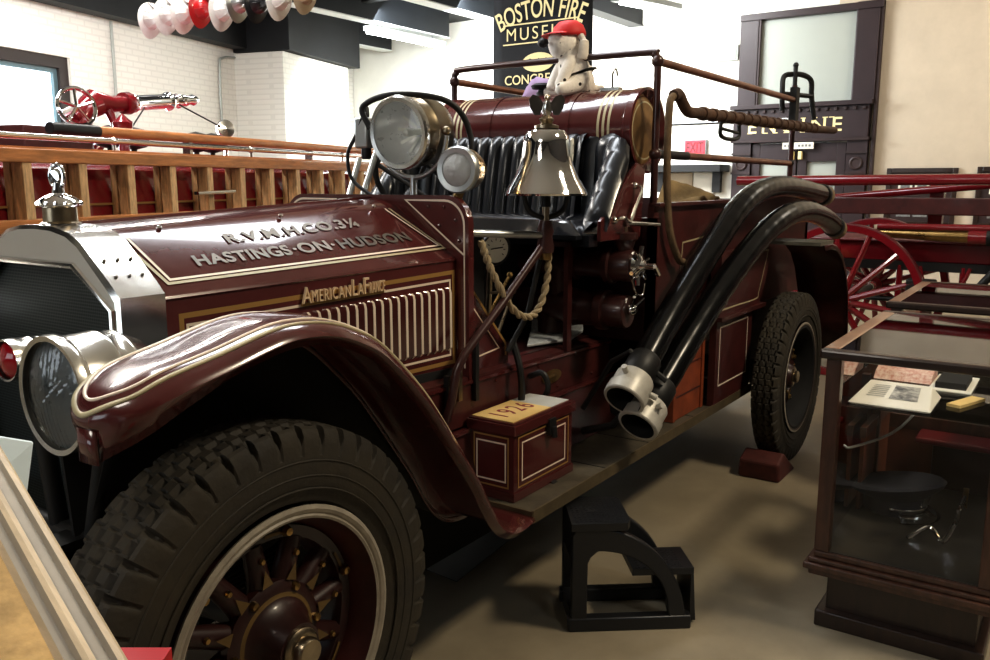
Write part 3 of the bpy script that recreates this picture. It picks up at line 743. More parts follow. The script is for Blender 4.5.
# --- wheels
def tyre_profile(ri, ro, w):
    out = []
    pr = [(ri, .30), (ri + .012, .44), (ri + .05, .52), (ri + .09, .535), (ro - .065, .52), (ro - .04, .505), (ro - .02, .485), (ro - .005, .44)]
    out = [(r, -t * w) for r, t in pr]
    for k in range(13): out.append((ro + 0.004 * (1 - ((k - 6) / 6.) ** 2), (-0.40 + 0.80 * k / 12.) * w))
    out += [(r, t * w) for r, t in pr[::-1]]
    return out
def truck_wheel(x, yo, side, ro=0.503, rim=0.318, w=0.195, fine=True, dish=0.0):
    """yo: outer face y; side -1 = outer face towards -Y"""
    yc = yo - side * w / 2 * 1.05
    axis = (0, side, 0); o = (x, yc, ro)
    prof = tyre_profile(rim, ro, w); lugs = 46; n = lugs * 12 if fine else 144
    npf = len(prof)
    def disp(i, j, a):
        if i < 5 or i > npf - 6: return 0
        k = j % 12
        if i <= 8 or i >= npf - 9:   # shoulder lugs
            return (0, -.022, -.022, -.004)[k] if k < 4 else 0.0
        c = i - 8
        if c in (2, 3): return -0.012 if (c == 2) == (k < 6) else 0.0
        if c in (6, 7): return -0.012 if (c == 6) == (k < 6) else 0.0
        if c in (10, 11): return -0.012 if (c == 10) == (k < 6) else 0.0
        return -0.009 if k in (5, 11) and c % 2 else 0.0
    b = MB(); b.lathe(prof, o, axis, 'rubber', n, disp=disp)
    # moulded rings on the side wall
    for r in (rim + 0.045, rim + 0.075, ro - 0.075):
        b.tube([V(o) + V((cos(2*pi*k/64)*r, side * (0.527 * w), sin(2*pi*k/64)*r)) for k in range(64)], 0.0028, 'rubber', 6, closed=True)
    f = w / 2
    rm = MB()
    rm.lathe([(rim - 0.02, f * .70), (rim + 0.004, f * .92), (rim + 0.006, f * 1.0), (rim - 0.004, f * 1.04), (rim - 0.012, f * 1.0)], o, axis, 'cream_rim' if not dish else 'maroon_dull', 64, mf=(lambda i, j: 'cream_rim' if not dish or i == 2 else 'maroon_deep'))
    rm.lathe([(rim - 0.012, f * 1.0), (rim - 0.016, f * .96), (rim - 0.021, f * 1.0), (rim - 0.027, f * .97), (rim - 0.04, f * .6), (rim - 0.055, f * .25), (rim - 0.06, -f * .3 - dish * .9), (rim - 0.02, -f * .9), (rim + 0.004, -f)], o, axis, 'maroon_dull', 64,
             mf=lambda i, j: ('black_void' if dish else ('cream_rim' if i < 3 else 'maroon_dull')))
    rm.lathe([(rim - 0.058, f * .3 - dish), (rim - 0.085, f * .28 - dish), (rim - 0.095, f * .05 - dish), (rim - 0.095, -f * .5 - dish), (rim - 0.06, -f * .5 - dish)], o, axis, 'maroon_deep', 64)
    wheel = rm.build('wheel', ROOT)
    b.build('tyre', wheel, ang=24)
    o = (x, yc - side * dish, ro)
    sp = MB()
    nsp = 12; r1 = rim - 0.085
    for k in range(nsp):
        a = 2*pi*k/nsp + 0.13; d = V((cos(a), 0, sin(a)))
        pts = [V(o) + d * r + V((0, side * f * yy, 0)) for r, yy in ((0.08, .12), (0.15, .15), (r1, .1))]
        sp.tube(pts, [0.036, 0.028, 0.024], 'wheel_maroon', 10)
        q = V(o) + d * 0.198 + V((0, side * (f * .14 + 0.026), 0))
        sp.lathe([(0.0, 0.008), (0.006, 0.007), (0.009, 0.0)], q, axis, 'brass', 8)
        e = V((-sin(a), 0, cos(a)))
        base = V(o) + V((0, side * (f * .15 + 0.033), 0))
        sp.poly([base + d * 0.178, base + d * 0.135 + e * 0.016, base + d * 0.135 - e * 0.016], 'gold_dull')
        # gold streak along the felloe between spokes
        if k % 2 == 0:
            am = a + pi / nsp
            pp = [V(o) + V((cos(am + s) * (r1 + 0.012), side * (f * .29 + .002), sin(am + s) * (r1 + 0.012))) for s in (-.16, -.08, 0, .08, .16)]
            sp.ribbon(pp, V(axis), 0.008, 'gold_dull')
    for k in range(6):
        a = 2*pi*k/6 + 0.3; q = V(o) + V((cos(a) * (rim - 0.07), side * f * .33, sin(a) * (rim - 0.07)))
        sp.lathe([(0.0, 0.016), (0.01, 0.014), (0.014, 0.0)], q, axis, 'brass', 8)
    sp.build('spokes', wheel)
    h = MB()
    h.lathe([(0.135, f * .2), (0.135, f * .42), (0.122, f * .5), (0.108, f * .52), (0.098, f * .55), (0.085, f * .65), (0.072, f * .85), (0.062, f * 1.15), (0.058, f * 1.3), (0.0, f * 1.3)], o, axis, 'wheel_maroon', 40,
            mf=lambda i, j: 'gold_dull' if i == 3 else 'wheel_maroon')
    for k in range(6):
        a = 2*pi*k/6; q = V(o) + V((cos(a) * .122, side * f * .46, sin(a) * .122)); h.lathe([(0.0, 0.016), (0.009, 0.013), (0.012, 0.0)], q, axis, 'brass', 8)
    h.build('hub', wheel)
    c = MB(); c.lathe([(0.05, f * 1.28), (0.05, f * 1.36), (0.043, f * 1.42), (0.034, f * 1.43), (0.034, f * 1.62), (0.030, f * 1.68), (0.0, f * 1.70)], o, axis, 'aged_nickel', 6 * 6)
    lbl(c.build('hub_cap', wheel), 'worn nickel hub cap')
mat('cream_rim', (0.40, 0.36, 0.30), 0.5, noise=0.25, nscale=20)
mat('fender_plate', (0.20, 0.19, 0.155), 0.5, 0.2, noise=0.3)
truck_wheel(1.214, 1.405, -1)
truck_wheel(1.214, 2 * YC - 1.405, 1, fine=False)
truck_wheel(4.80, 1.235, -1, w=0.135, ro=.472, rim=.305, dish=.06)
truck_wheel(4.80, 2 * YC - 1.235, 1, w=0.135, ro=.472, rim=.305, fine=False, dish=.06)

# --- chassis
b = MB()
for y in (1.83, 2.57): b.box(0.75, 6.0, y - 0.04, y + 0.04, 0.62, 0.76, 'black_iron')
for x in (0.9, 2.2, 3.4, 4.4, 5.6): b.box(x, x + 0.07, 1.79, 2.61, 0.62, 0.74, 'black_iron')
b.tube([(1.228, 1.5, 0.522), (1.228, 2.9, 0.522)], 0.045, 'black_iron', 12); b.tube([(4.80, 1.38, 0.472), (4.80, 3.02, 0.472)], 0.07, 'black_iron', 12)
b.lathe([(0, -.2), (0.12, -.17), (0.2, 0), (0.12, .17), (0, .2)], (4.80, 2.2, 0.472), (0, 1, 0), 'black_iron', 18)
for y in (1.72, 2.68):
    for k in range(5): b.tube(bez([(0.78, y, 0.66), (1.0, y, 0.58 - k*0.012), (1.228, y, 0.56 - k*0.012), (1.46, y, 0.58 - k*0.012), (1.68, y, 0.66)], 4), 0.009, 'black_iron', 6)
b.tube([(1.3, 1.62, 0.45), (1.1, 2.78, 0.43)], 0.02, 'black_iron', 8); b.tube([(0.78, 1.65, 0.62), (0.78, 2.75, 0.62)], 0.035, 'black_iron', 10)
b.build('chassis', ROOT)
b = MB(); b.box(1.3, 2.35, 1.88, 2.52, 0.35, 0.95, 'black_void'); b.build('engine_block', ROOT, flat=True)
b = MB(); b.box(1.9, 5.9, 1.9, 2.5, 0.13, 0.8, 'black_void'); b.build('under_light_block', ROOT, flat=True)  # added black box, keeps light from leaking under the engine
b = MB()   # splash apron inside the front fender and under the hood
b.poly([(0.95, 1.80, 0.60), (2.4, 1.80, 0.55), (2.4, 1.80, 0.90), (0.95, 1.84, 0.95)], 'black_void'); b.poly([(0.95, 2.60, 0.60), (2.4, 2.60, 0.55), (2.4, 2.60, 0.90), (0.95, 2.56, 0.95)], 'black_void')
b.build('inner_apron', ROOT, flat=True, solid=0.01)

# --- radiator
def rad_outline(x, k=1.0):
    half = [(-0.345, 0.62), (-0.35, 1.28), (-0.315, 1.312), (-0.20, 1.405), (-0.15, 1.428), (-0.08, 1.44), (0, 1.443)]
    pts = half + [(-y, z) for y, z in half[-2::-1]]
    return [(x, YC + y * k, 0.62 + (z - 0.62) * (1 if z < 1.2 else k ** 0.35)) for y, z in pts]
def core_outline(x):
    half = [(-0.325, 0.66), (-0.33, 1.25), (-0.18, 1.348)]
    return [(x, YC + y, z) for y, z in half + [(-y, z) for y, z in half[::-1]]]
b = MB()
front = rad_outline(1.125); back = rad_outline(1.245)
b.grid([front, back], 'nickel')
inner = core_outline(1.115); N_ = len(front)
mid = [(1.118, YC + (p[1] - YC) * 0.965, p[2] - 0.010 if p[2] > 1 else p[2]) for p in front]
b.grid([front, mid], 'nickel')
# fill the front plate between the shell and the core opening
mapi = [0, 1, 1, 2, 2, 2, 2, 3, 3, 3, 4, 4, 5][:N_]
for i in range(N_ - 1):
    a, c = mapi[i], mapi[i + 1]
    if a == c: b.poly([mid[i], mid[i + 1], inner[a]], 'nickel_plate')
    else: b.poly([mid[i], mid[i + 1], inner[c], inner[a]], 'nickel_plate')
for (ya, yb) in ((0, 0),):
    b.tube(inner, 0.009, 'nickel', 8, closed=True)
b.poly(rad_outline(1.243), 'black_void')
for s in (-1, 1):     # rivets on the shell shoulders
    for (du, dz) in ((0.30, 1.325), (0.255, 1.362)):
        for x in (1.15, 1.185, 1.22): b.ball((x, YC + s * du, dz + 0.0015), 0.0045, 'chrome', 8)
b.box(1.12, 1.245, YC - 0.345, YC + 0.345, 0.60, 0.66, 'nickel')
rad = b.build('radiator', ROOT, ang=25)
b = MB(); b.poly(core_outline(1.135), 'radiator_core'); b.build('radiator_core', rad, flat=True)
b = MB(); b.lathe([(0.050, 1.43), (0.050, 1.445), (0.042, 1.45), (0.041, 1.485), (0.050, 1.489), (0.054, 1.496), (0.049, 1.504), (0.034, 1.514), (0.016, 1.522), (0.012, 1.545), (0.012, 1.55), (0.0, 1.55)], (1.19, YC, 0), (0, 0, 1), 'chrome', 32,
            mf=lambda i, j: 'aged_nickel' if 1 <= i <= 2 else 'chrome')
for k in range(14): a = 2*pi*k/14; b.ball((1.19 + cos(a)*0.052, YC + sin(a)*0.052, 1.496), 0.006, 'chrome', 6)
cap = b.build('radiator_cap', rad)
b = MB(); b.lathe([(0.0, -0.013), (0.016, -0.012), (0.021, -0.006), (0.021, 0.006), (0.016, 0.012), (0.0, 0.013)], (1.19, YC, 1.564), (-1, -0.35, 0), 'chrome', 24)
b.tube([(1.19 + dx, YC + dy, 1.564 + dz) for dx, dy, dz in [( -0.28*0.022*cos(2*pi*k/24), 0.022*cos(2*pi*k/24)*0.95, 0.030*sin(2*pi*k/24)) for k in range(24)]], 0.006, 'chrome', 8, closed=True)
b.tube([(1.19, YC, 1.52), (1.19, YC, 1.54)], 0.012, 'chrome', 10)
b.build('motometer', cap)

# --- hood
xf_, xr_ = 1.245, 2.36
def hood_sec(x):
    t = (x - xf_) / (xr_ - xf_)
    L_ = lambda a, c: a + (c - a) * t
    half = [(-L_(.34, .40), L_(.88, .87)), (-L_(.34, .40), L_(1.264, 1.283)), (-L_(.336, .396), L_(1.272, 1.291)),
            (-L_(.165, .135), L_(1.407, 1.458)), (-L_(.15, .12), L_(1.417, 1.468)), (-L_(.13, .10), L_(1.426, 1.476)), (-L_(.07, .055), L_(1.438, 1.489)), (0, L_(1.442, 1.493))]
    pts = half + [(-y, z) for y, z in half[-2::-1]]
    return [(x, YC + y, z) for y, z in pts]
b = MB(); b.grid([hood_sec(xf_ + (xr_ - xf_) * k / 12) for k in range(13)], 'maroon')
b.tube([hood_sec(xf_)[7], V(hood_sec(xr_)[7])], 0.006, 'maroon', 6)
for i in (1, 13): b.tube([V(hood_sec(xf_)[i]) , V(hood_sec(xr_)[i])], 0.005, 'maroon', 6)
for s in (-1, 1):
    for t in (0.12, 0.5, 0.88): b.ball((xf_ + (xr_ - xf_) * t, YC + s * 0.145, 1.417 + 0.05 * t + 0.006), 0.008, 'chrome', 8)
for mirror in (0, 1):
    def mq(q): return [(x, 2 * YC - y, z) for x, y, z in ([q[1], q[0], q[3], q[2]])] if mirror else q
    bev = bil(mq([(1.245, 1.8645, 1.272), (2.36, 1.804, 1.291), (2.36, 2.065, 1.458), (1.245, 2.0345, 1.407)]))
    sid = bil(mq([(1.27, 1.86, .88), (2.36, 1.80, .87), (2.36, 1.80, 1.283), (1.27, 1.86, 1.264)]))
    def fu(u): return 1 - u if mirror else u
    line_on(b, bev, [(fu(.936), 1.0), (fu(.936), .95), (fu(1.0) if False else fu(.985), .23), (fu(.045), .225), (fu(.02), .98)], 0.008, 'white_stripe', sub=12, off=0.0035)
    line_on(b, bev, [(fu(.955), 1.0), (fu(.957), .95), (fu(.999), .175), (fu(.035), .17), (fu(.0), .98)], 0.010, 'cream_stripe', sub=12, off=0.003)
    gold = [(fu(.02), .875), (fu(.985), .90), (fu(.985), .13), (fu(.02), .13)]
    whit = [(fu(.035), .81), (fu(.968), .835), (fu(.968), .195), (fu(.035), .195)]
    line_on(b, sid, gold, 0.014, 'gold_stripe', closed=True, sub=12); line_on(b, sid, whit, 0.008, 'white_stripe', closed=True, sub=12)
    if not mirror:
        W = bev.w
        def line_text(s, u0, u1, v0, v1, m, slope=0.0):
            b.text(s, lambda x, y, z: bev(u0 + x, v0 + y + slope * x, 0.0035), m, width=u1 - u0, height=v1 - v0, bold=0.035, spacing=1.08)
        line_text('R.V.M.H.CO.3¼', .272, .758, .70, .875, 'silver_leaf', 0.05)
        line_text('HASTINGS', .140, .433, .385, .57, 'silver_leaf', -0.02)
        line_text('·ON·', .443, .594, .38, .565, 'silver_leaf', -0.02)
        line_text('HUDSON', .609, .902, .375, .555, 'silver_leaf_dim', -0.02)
hood = b.build('hood', ROOT, ang=30)
for mirror in (0, 1):
    for k in range(26):
        u = .955 - k * 0.0335
        y0 = (1.86 + (1.80 - 1.86) * u); x0 = 1.27 + 1.09 * u
        zt = 1.264 + .019*u; zb = .88 - .01*u; za = zb + (zt - zb) * .235; zc = zb + (zt - zb) * (.755 + .025 * u)
        sg = -1
        def yy(d): return (2*YC - (y0 + d)) if mirror else y0 + d
        b = MB()
        pr = [(-0.014, 0.0), (0.001, -0.011), (0.0055, -0.0145), (0.0085, -0.0145), (0.010, 0.002)]
        rows = []
        for z, s in ((za, .1), (za + .012, 1), (zc - .02, 1), (zc - .006, .75), (zc, .15)):
            rows.append([(x0 + px, yy(py * s), z) for px, py in pr])
        b.grid(rows, 'maroon', mf=lambda i, j: 'white_stripe' if j in (1, 2) else 'maroon')
        b.build('louver', hood)
mat('emblem_gold', (0.86, 0.68, 0.46), 0.4, 0.15)
b = MB()
emq = bil([(1.27, 1.86, .88), (2.36, 1.80, .87), (2.36, 1.80, 1.283), (1.27, 1.86, 1.264)])
e0, e1 = .366, .667
b.hexa([emq(e0, .84, .006), emq(e1, .845, .006), emq(e1, .845, .012), emq(e0, .84, .012)], [emq(e0, .815, .006), emq(e1, .822, .006), emq(e1, .822, .012), emq(e0, .815, .012)], 'brass')
def emtext(s, u0, u1, v0, v1):
    b.text(s, lambda x, y, z: emq(u0 + x, v0 + y, .013 + z), 'emblem_gold', width=u1 - u0, height=v1 - v0, extrude=0.004, bold=0.0, spacing=1.15)
emtext('A', e0, e0 + .028, .835, .955); emtext('MERICAN', e0 + .031, e0 + .168, .835, .925)
emtext('L', e0 + .176, e0 + .194, .838, .962); emtext('A', e0 + .196, e0 + .216, .838, .925); emtext('F', e0 + .220, e0 + .238, .838, .962); emtext('RANCE', e0 + .24, e1, .838, .925)
lbl(b.build('name_emblem', hood, flat=True), 'raised brass lettering American LaFrance')

# --- firewall / cowl panel
def fw_outline(x):
    yh, zt, r = 0.455, 1.505, 0.10
    pts = [(-yh, 0.86)] + [(-yh + r - r * cos(a), zt - r + r * sin(a)) for a in [pi/2 * k / 8 for k in range(9)]]
    return [(x, YC + y, z) for y, z in pts] + [(x, YC - y, z) for y, z in pts[::-1]]
b = MB(); b.prism(fw_outline(2.36), (0.03, 0, 0), 'maroon')
fwn = V((-1, 0, 0))
for s in (-1, 1):
    arcp = [(2.36, YC + s * y, z) for y, z in [(0.455 - 0.018 - 0.085 + 0.085 * cos(a), 1.505 - 0.018 - 0.085 + 0.085 * sin(a)) for a in [pi/2 * k / 8 for k in range(9)]]]
    loop = [(2.36, YC + s * 0.437, 1.30)] + arcp + [(2.36, YC + s * 0.175, 1.487)]
    b.ribbon(loop, fwn, 0.008, 'white_stripe', closed=True)
    b.ribbon([(2.36, YC + s * 0.437, 1.30), (2.36, YC + s * 0.437, 0.9)], fwn, 0.006, 'white_stripe')
    for (y, z) in ((0.28, 1.465), (0.35, 1.465), (0.40, 1.42), (0.415, 1.35), (0.33, 1.40)): b.ball((2.358, YC + s * y, z), 0.007, 'maroon', 8)
b.build('firewall', ROOT, ang=30)
# cab floor, side skirts with triangular pinstripe, side sill
for s in (-1, 1):
    y = YC + s * 0.42; b = MB()
    b.prism([(2.39, y, 0.86), (2.39, y, 1.22), (2.62, y, 0.97), (2.66, y, 0.90), (2.66, y, 0.86)], (0, -0.02 * s, 0), 'maroon')
    if s < 0:
        b.ribbon([(2.40, y, 1.20), (2.64, y, 0.945), (2.64, y, 0.90)], (0, -1, 0), 0.01, 'gold_stripe')
        b.ribbon([(2.42, y, 1.12), (2.595, y, 0.935), (2.42, y, 0.92)], (0, -1, 0), 0.007, 'white_stripe', closed=True)
    b.build('cab_skirt', ROOT, flat=True)
b = MB(); b.box(2.39, 3.4, 1.80, 2.6, 0.84, 0.87, 'maroon_deep'); b.box(2.39, 2.6, 1.85, 2.55, 0.87, 1.35, 'black_void'); b.build('cab_floor', ROOT, flat=True)
for s in (-1, 1):
    b = MB()
    def Y(y): return YC + s * (YC - y)
    b.prism([(1.95, Y(1.75), 0.70), (3.45, Y(1.75), 0.69), (3.45, Y(1.75), 0.835), (1.95, Y(1.75), 0.865)], (0, 0.04 * s * -1, 0), 'maroon_dull')
    b.prism([(1.95, Y(1.75), 0.865), (3.45, Y(1.75), 0.835), (3.45, Y(1.83), 0.85), (1.95, Y(1.83), 0.875)], (0, 0, 0.012), 'maroon_dull')
    b.prism([(2.0, Y(1.74), 0.68), (4.0, Y(1.74), 0.68), (4.0, Y(1.69), 0.46), (2.1, Y(1.69), 0.46)], (0, 0.03 * s * -1, 0), 'maroon_dull')
    b.bar((2.0, Y(1.745), 0.86), (3.45, Y(1.745), 0.832), 0.01, 0.012, 'maroon')
    b.bar((2.0, Y(1.735), 0.685), (3.9, Y(1.735), 0.685), 0.025, 0.014, 'maroon')
    for k in range(10): b.ball((2.08 + k * 0.15, Y(1.748), 0.715 + (k % 2) * .11), 0.007, 'maroon', 8)
    b.build('side_sill', ROOT, flat=True)
b = MB(); b.prism([(2.93 + 0.075*cos(2*pi*k/20), 1.747, 0.765 + 0.028*sin(2*pi*k/20)) for k in range(20)], (0, -0.004, 0), 'brass')
b.ball((2.93, 1.743, 0.765), 0.012, 'brass', 8, (3, .4, 1)); lbl(b.build('maker_plate', ROOT, flat=True), 'worn oval brass maker plate')
b = MB()
for (xa, xb, z0, z1, mm) in ((2.38, 2.40, .78, 1.0, 'black_iron'), (2.22, 2.235, .74, .9, 'black_iron'), (2.28, 2.30, .80, .92, 'aged_nickel')):
    b.box(xa, xb, 1.73, 1.75, z0, z1, mm); b.build('step_bracket', ROOT); b = MB()
b.tube(bez([(2.66, 1.76, 0.95), (2.62, 1.70, 0.86), (2.63, 1.70, 0.74), (2.63, 1.74, 0.70)], 5), 0.014, 'black_iron', 8); b.build('step_bracket', ROOT); b = MB()
b.tube(bez([(2.75, 1.74, 0.80), (2.75, 1.68, 0.82), (2.76, 1.66, 0.76), (2.76, 1.70, 0.68), (2.76, 1.70, 0.6)], 5), 0.012, 'black_iron', 8)
b.build('step_bracket', ROOT)
b = MB(); b.prism([(2.905, 1.851, 0.878), (3.13, 1.775, 0.878), (3.27, 1.79, 0.893), (3.17, 2.0, 0.893)], (0, 0, 0.012), 'tread_plate'); b.prism([(3.17, 2.0, 0.90), (3.27, 1.79, 0.90), (3.28, 1.80, .962), (3.18, 2.0, .962)], (0.01, 0.004, 0), 'tread_plate')
lbl(b.build('floor_plate', ROOT, flat=True, bevel=0.004), 'pale metal cab floor plate')

# --- front fenders
def fender(s):
    yc0 = YC + s * 0.715
    path = [(0.82, 1.100, .030, .010), (0.828, 1.118, .062, .018), (0.848, 1.136, .088, .024), (0.882, 1.152, .108, .028), (0.935, 1.172, .121, .030), (1.05, 1.198, .125, .026), (1.17, 1.225, .125, .026), (1.25, 1.231, .125, .026),
            (1.34, 1.220, .125, .026), (1.43, 1.187, .125, .028), (1.513, 1.137, .125, .03), (1.647, 1.01, .125, .028), (1.73, .91, .125, .026), (1.804, .812, .125, .024), (1.88, .71, .125, .02), (1.943, .62, .125, .016), (2.02, .53, .125, .012), (2.10, .475, .125, .008), (2.20, .446, .125, .004), (2.30, .44, .125, .002)]
    P = bez([V((x, 0, z)) for x, z, a, c in path], 3); A = bez([V((a, c, 0)) for x, z, a, c in path], 3)
    T = []
    for i in range(len(P)):
        d = P[min(i+1, len(P)-1)] - P[max(i-1, 0)]; T.append(V((-d.z, 0, d.x)).normalized())
    T[0] = (T[0] + V((-1.0, 0, 0.4))).normalized(); T[1] = (T[1] + V((-.3, 0, 0.2))).normalized()
    def S(i, t, off=0.0):
        hw, cr = A[i].x, A[i].y
        return P[i] + T[i] * (cr * (1 - abs(t) ** 3.6) + off) + V((0, yc0 - s * max(0.0, P[i].x - 1.9) * .19 + hw * t, 0))
    b = MB(); ts = [-1 + 2 * k / 14 for k in range(15)]
    rows = []
    for i in range(len(P)):
        r = [S(i, t) for t in ts]
        lip = 0.030 if P[i].x > 1.05 else 0.030 + 0.034 * min(1, (1.05 - P[i].x) / .2)
        dn = T[i] if P[i].x > 0.95 else (T[i] * max(0, (P[i].x - .81) / .14) + V((-.1, 0, 1))).normalized()
        o = [r[0] - dn * lip + V((0, 0.012, 0)), r[0] - dn * 0.010 + V((0, -0.006, 0))]
        q = [r[-1] - dn * 0.010 + V((0, 0.006, 0)), r[-1] - dn * lip + V((0, -0.012, 0))]
        rows.append(o + r + q)
    b.grid(rows, 'maroon')
    # rounded nose closing the tip
    tip = rows[0][2:-2]
    low = [V((p.x, p.y, p.z - .066)) for p in tip]
    b.grid([tip, low], 'maroon')
    for frac, w, m in ((.80, .011, 'cream_stripe'), (.64, .006, 'white_stripe')):
        i0 = 9 if frac > .7 else 11
        n = len(P) - 14
        out = [(i, -frac) for i in range(n - 1, i0, -1)]
        am = 6.2 if frac > .7 else 5.6; nose = [(i0 - am * cos(pi/2 * k / 12), frac * sin(pi/2 * k / 12)) for k in range(-12, 13)]
        inn = [(i, frac) for i in range(i0 + 1, n)]
        pts = []; nn = []
        for i, t in out + nose + inn:
            i = max(i, 0.0); a = int(i); f = i - a; c = min(a + 1, len(P) - 1)
            tt = t
            if i < i0 + 1: tt = t * .13 / max(A[a].x * (1-f) + A[c].x * f, .06) if False else t
            pts.append(S(a, tt).lerp(S(c, tt), f)); nn.append((T[a] * (1-f) + T[c] * f))
        b.ribbon(pts, nn, w, m, off=0.0025)
    lbl(b.build('front_fender', ROOT, solid=0.006, ang=50), 'striped maroon front fender') if s < 0 else b.build('front_fender', ROOT, solid=0.006, ang=50)
    # inner valance between fender and frame
    v = MB(); k = [i for i in range(len(P)) if 0.95 < P[i].x < 2.2]
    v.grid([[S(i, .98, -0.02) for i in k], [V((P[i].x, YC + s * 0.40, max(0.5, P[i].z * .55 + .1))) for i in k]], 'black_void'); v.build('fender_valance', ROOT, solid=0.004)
fender(-1); fender(1)

# --- headlamps
mat('reflector', (0.86, 0.87, 0.86), 0.3, 0.35, rvar=0.12, nscale=25)
def flute():
    m = M['clear_glass'].copy(); m.name = 'flute_glass'; nt = m.node_tree
    for n in nt.nodes:
        if n.type == 'BSDF_TRANSPARENT': n.inputs['Color'].default_value = (.8, .83, .84, 1)
        if n.type == 'FRESNEL': n.inputs['IOR'].default_value = 2.0
        if n.type == 'BSDF_GLOSSY': n.inputs['Roughness'].default_value = .12
    M['flute_glass'] = m
flute()
def headlamp(o, r, ax, name, lens, body, L_=0.17, label=None, stand=None):
    ax = V(ax).normalized(); o = V(o)
    b = MB()
    b.lathe([(r * 0.93, -0.012), (r * 1.02, -0.014), (r * 1.04, 0.0), (r * 1.03, 0.012), (r * .985, 0.018), (r * .985, L_ * .40), (r * 1.0, L_ * .42), (r * 1.0, L_ * .46), (r * .97, L_ * .48), (r * .95, L_ * .62), (r * .965, L_ * .64), (r * .955, L_ * .68),
             (r * .90, L_ * .72), (r * .78, L_ * .9), (r * .5, L_ * 1.05), (r * .2, L_ * 1.1), (0, L_ * 1.1)], o, -ax if False else ax * 1.0, body, 48)
    if stand:
        b.tube([o + ax * L_ * .5 - V((0, 0, r * .9)), V(stand)], 0.022, 'black_iron', 10)
    h = b.build(name, ROOT)
    if label: lbl(h, label)
    l = MB(); up = V((0, 0, 1)); up = (up - ax * up.dot(ax)).normalized(); sd = ax.cross(up)
    if lens == 'clear':
        # reflector bowl and bulb behind a fluted glass
        l.lathe([(r * .92, 0.004), (r * .82, 0.05), (r * .6, 0.085), (r * .3, 0.105), (0.02, 0.112), (0.0, 0.112)], o, ax, 'reflector', 40)
        l.lathe([(0, 0.05), (0.012, 0.055), (0.016, 0.07), (0.012, 0.09), (0.012, 0.11)], o, ax, 'lens', 12)
        l.build('reflector', h)
        l = MB(); n = 40; rows = []
        rows = []
        for i in range(13):
            q = r * .93 * i / 12
            rows.append([o + sd * (cos(2*pi*k/120)*q) + up * (sin(2*pi*k/120)*q) - ax * (.022 * (1 - (i/12)**2) + .0022 * cos(cos(2*pi*k/120)*q*420)) for k in range(120)])
        l.grid(rows, 'flute_glass', closed_v=True)
        l.build('lens', h)
    else:
        l.lathe([(r * .93, 0.0), (r * .7, -0.008), (r * .4, -0.014), (0.0, -0.017)], o, ax, lens, 40)
        l.build('lens', h)
    return h
for s in (-1, 1):
    headlamp((0.897 , YC - .467 if s < 0 else YC + .467, 1.112), 0.124, (1, 0, 0.0), 'headlamp', 'clear', 'nickel', 0.20, 'nickel drum headlamp', stand=(0.98, YC + s * .40, 0.72))
b = MB(); b.tube([(0.98, 1.8, 0.74), (0.98, 2.6, 0.74)], 0.028, 'black_iron', 10); b.build('lamp_bar', ROOT)
headlamp((0.902, 1.928, 1.163), 0.046, (1, 0.1, 0), 'warning_lamp', 'red_lens', 'nickel', 0.10, 'small red-lensed warning lamp', stand=(0.98, 1.93, 0.74))

# --- running board
for s in (-1, 1):
    def Y(y): return YC + s * (YC - y)
    ya, yb = sorted((Y(1.435), Y(1.72)))
    b = MB(); b.box(2.30, 4.55, ya, yb, 0.425, 0.452, 'board_top')
    for x in (2.85, 3.25, 3.75): b.box(x, x + 0.006, ya + 0.005, yb, 0.452, 0.4535, 'black_iron')
    rb = b.build('running_board', ROOT, flat=True)
    b = MB(); y0 = Y(1.432); b.box(2.295, 4.55, min(y0, y0 - s * 0.008), max(y0, y0 - s * 0.008), 0.418, 0.462, 'board_edge'); b.box(2.292, 2.30, ya, yb, 0.42, 0.46, 'board_edge')
    lbl(b.build('board_trim', rb, flat=True), 'worn brass edging')
    for x in (2.6, 3.4, 4.1):
        b = MB(); b.bar((x, Y(1.5), 0.42), (x, Y(1.82), 0.6), 0.03, 0.03, 'black_iron'); b.build('board_bracket', rb, flat=True)

# --- tool box on the running board
def toolbox():
    x0, x1, y0, y1, z0, z1 = 2.345, 2.745, 1.545, 1.735, 0.454, 0.735
    t = MB(); t.box(x0, x1, y0, y1, z0 + .015, z1 - .045, 'maroon'); t.box(x0 - .006, x1 + .006, y0 - .006, y1, z0, z0 + .03, 'maroon')
    f = bil([(x0, y0, z0), (x1, y0, z0), (x1, y0, z1), (x0, y0, z1)]); g = bil([(x0, y1, z0), (x0, y0, z0), (x0, y0, z1), (x0, y1, z1)])
    for q in (f, g):
        e = .07 if q is f else .12
        line_on(t, q, rect_loop(lambda u, v: (u, v), e, 1 - e, .16, .80), 0.006, 'gold_stripe', closed=True); e += .06
        line_on(t, q, rect_loop(lambda u, v: (u, v), e, 1 - e, .23, .72), 0.006, 'white_stripe', closed=True)
    bx = t.build('tool_box', ROOT, flat=True)
    t = MB(); t.box(x0 - .012, x1 + .012, y0 - .012, y1 + .004, z1 - .043, z1 - .006, 'maroon'); t.box(x0 - .004, x1 + .004, y0 - .004, y1, z1 - .006, z1, 'maroon'); t.build('lid', bx, flat=True, bevel=0.006)
    t = MB(); xm = (x0 + x1) / 2 + .03; t.box(xm - .022, xm + .022, y0 - .02, y0 - .004, z1 - .09, z1 - .03, 'black_iron'); t.tube([(xm, y0 - .022, z1 - .06), (xm, y0 - .026, z1 - .10)], .012, 'black_iron', 8); t.build('hasp', bx)
toolbox()

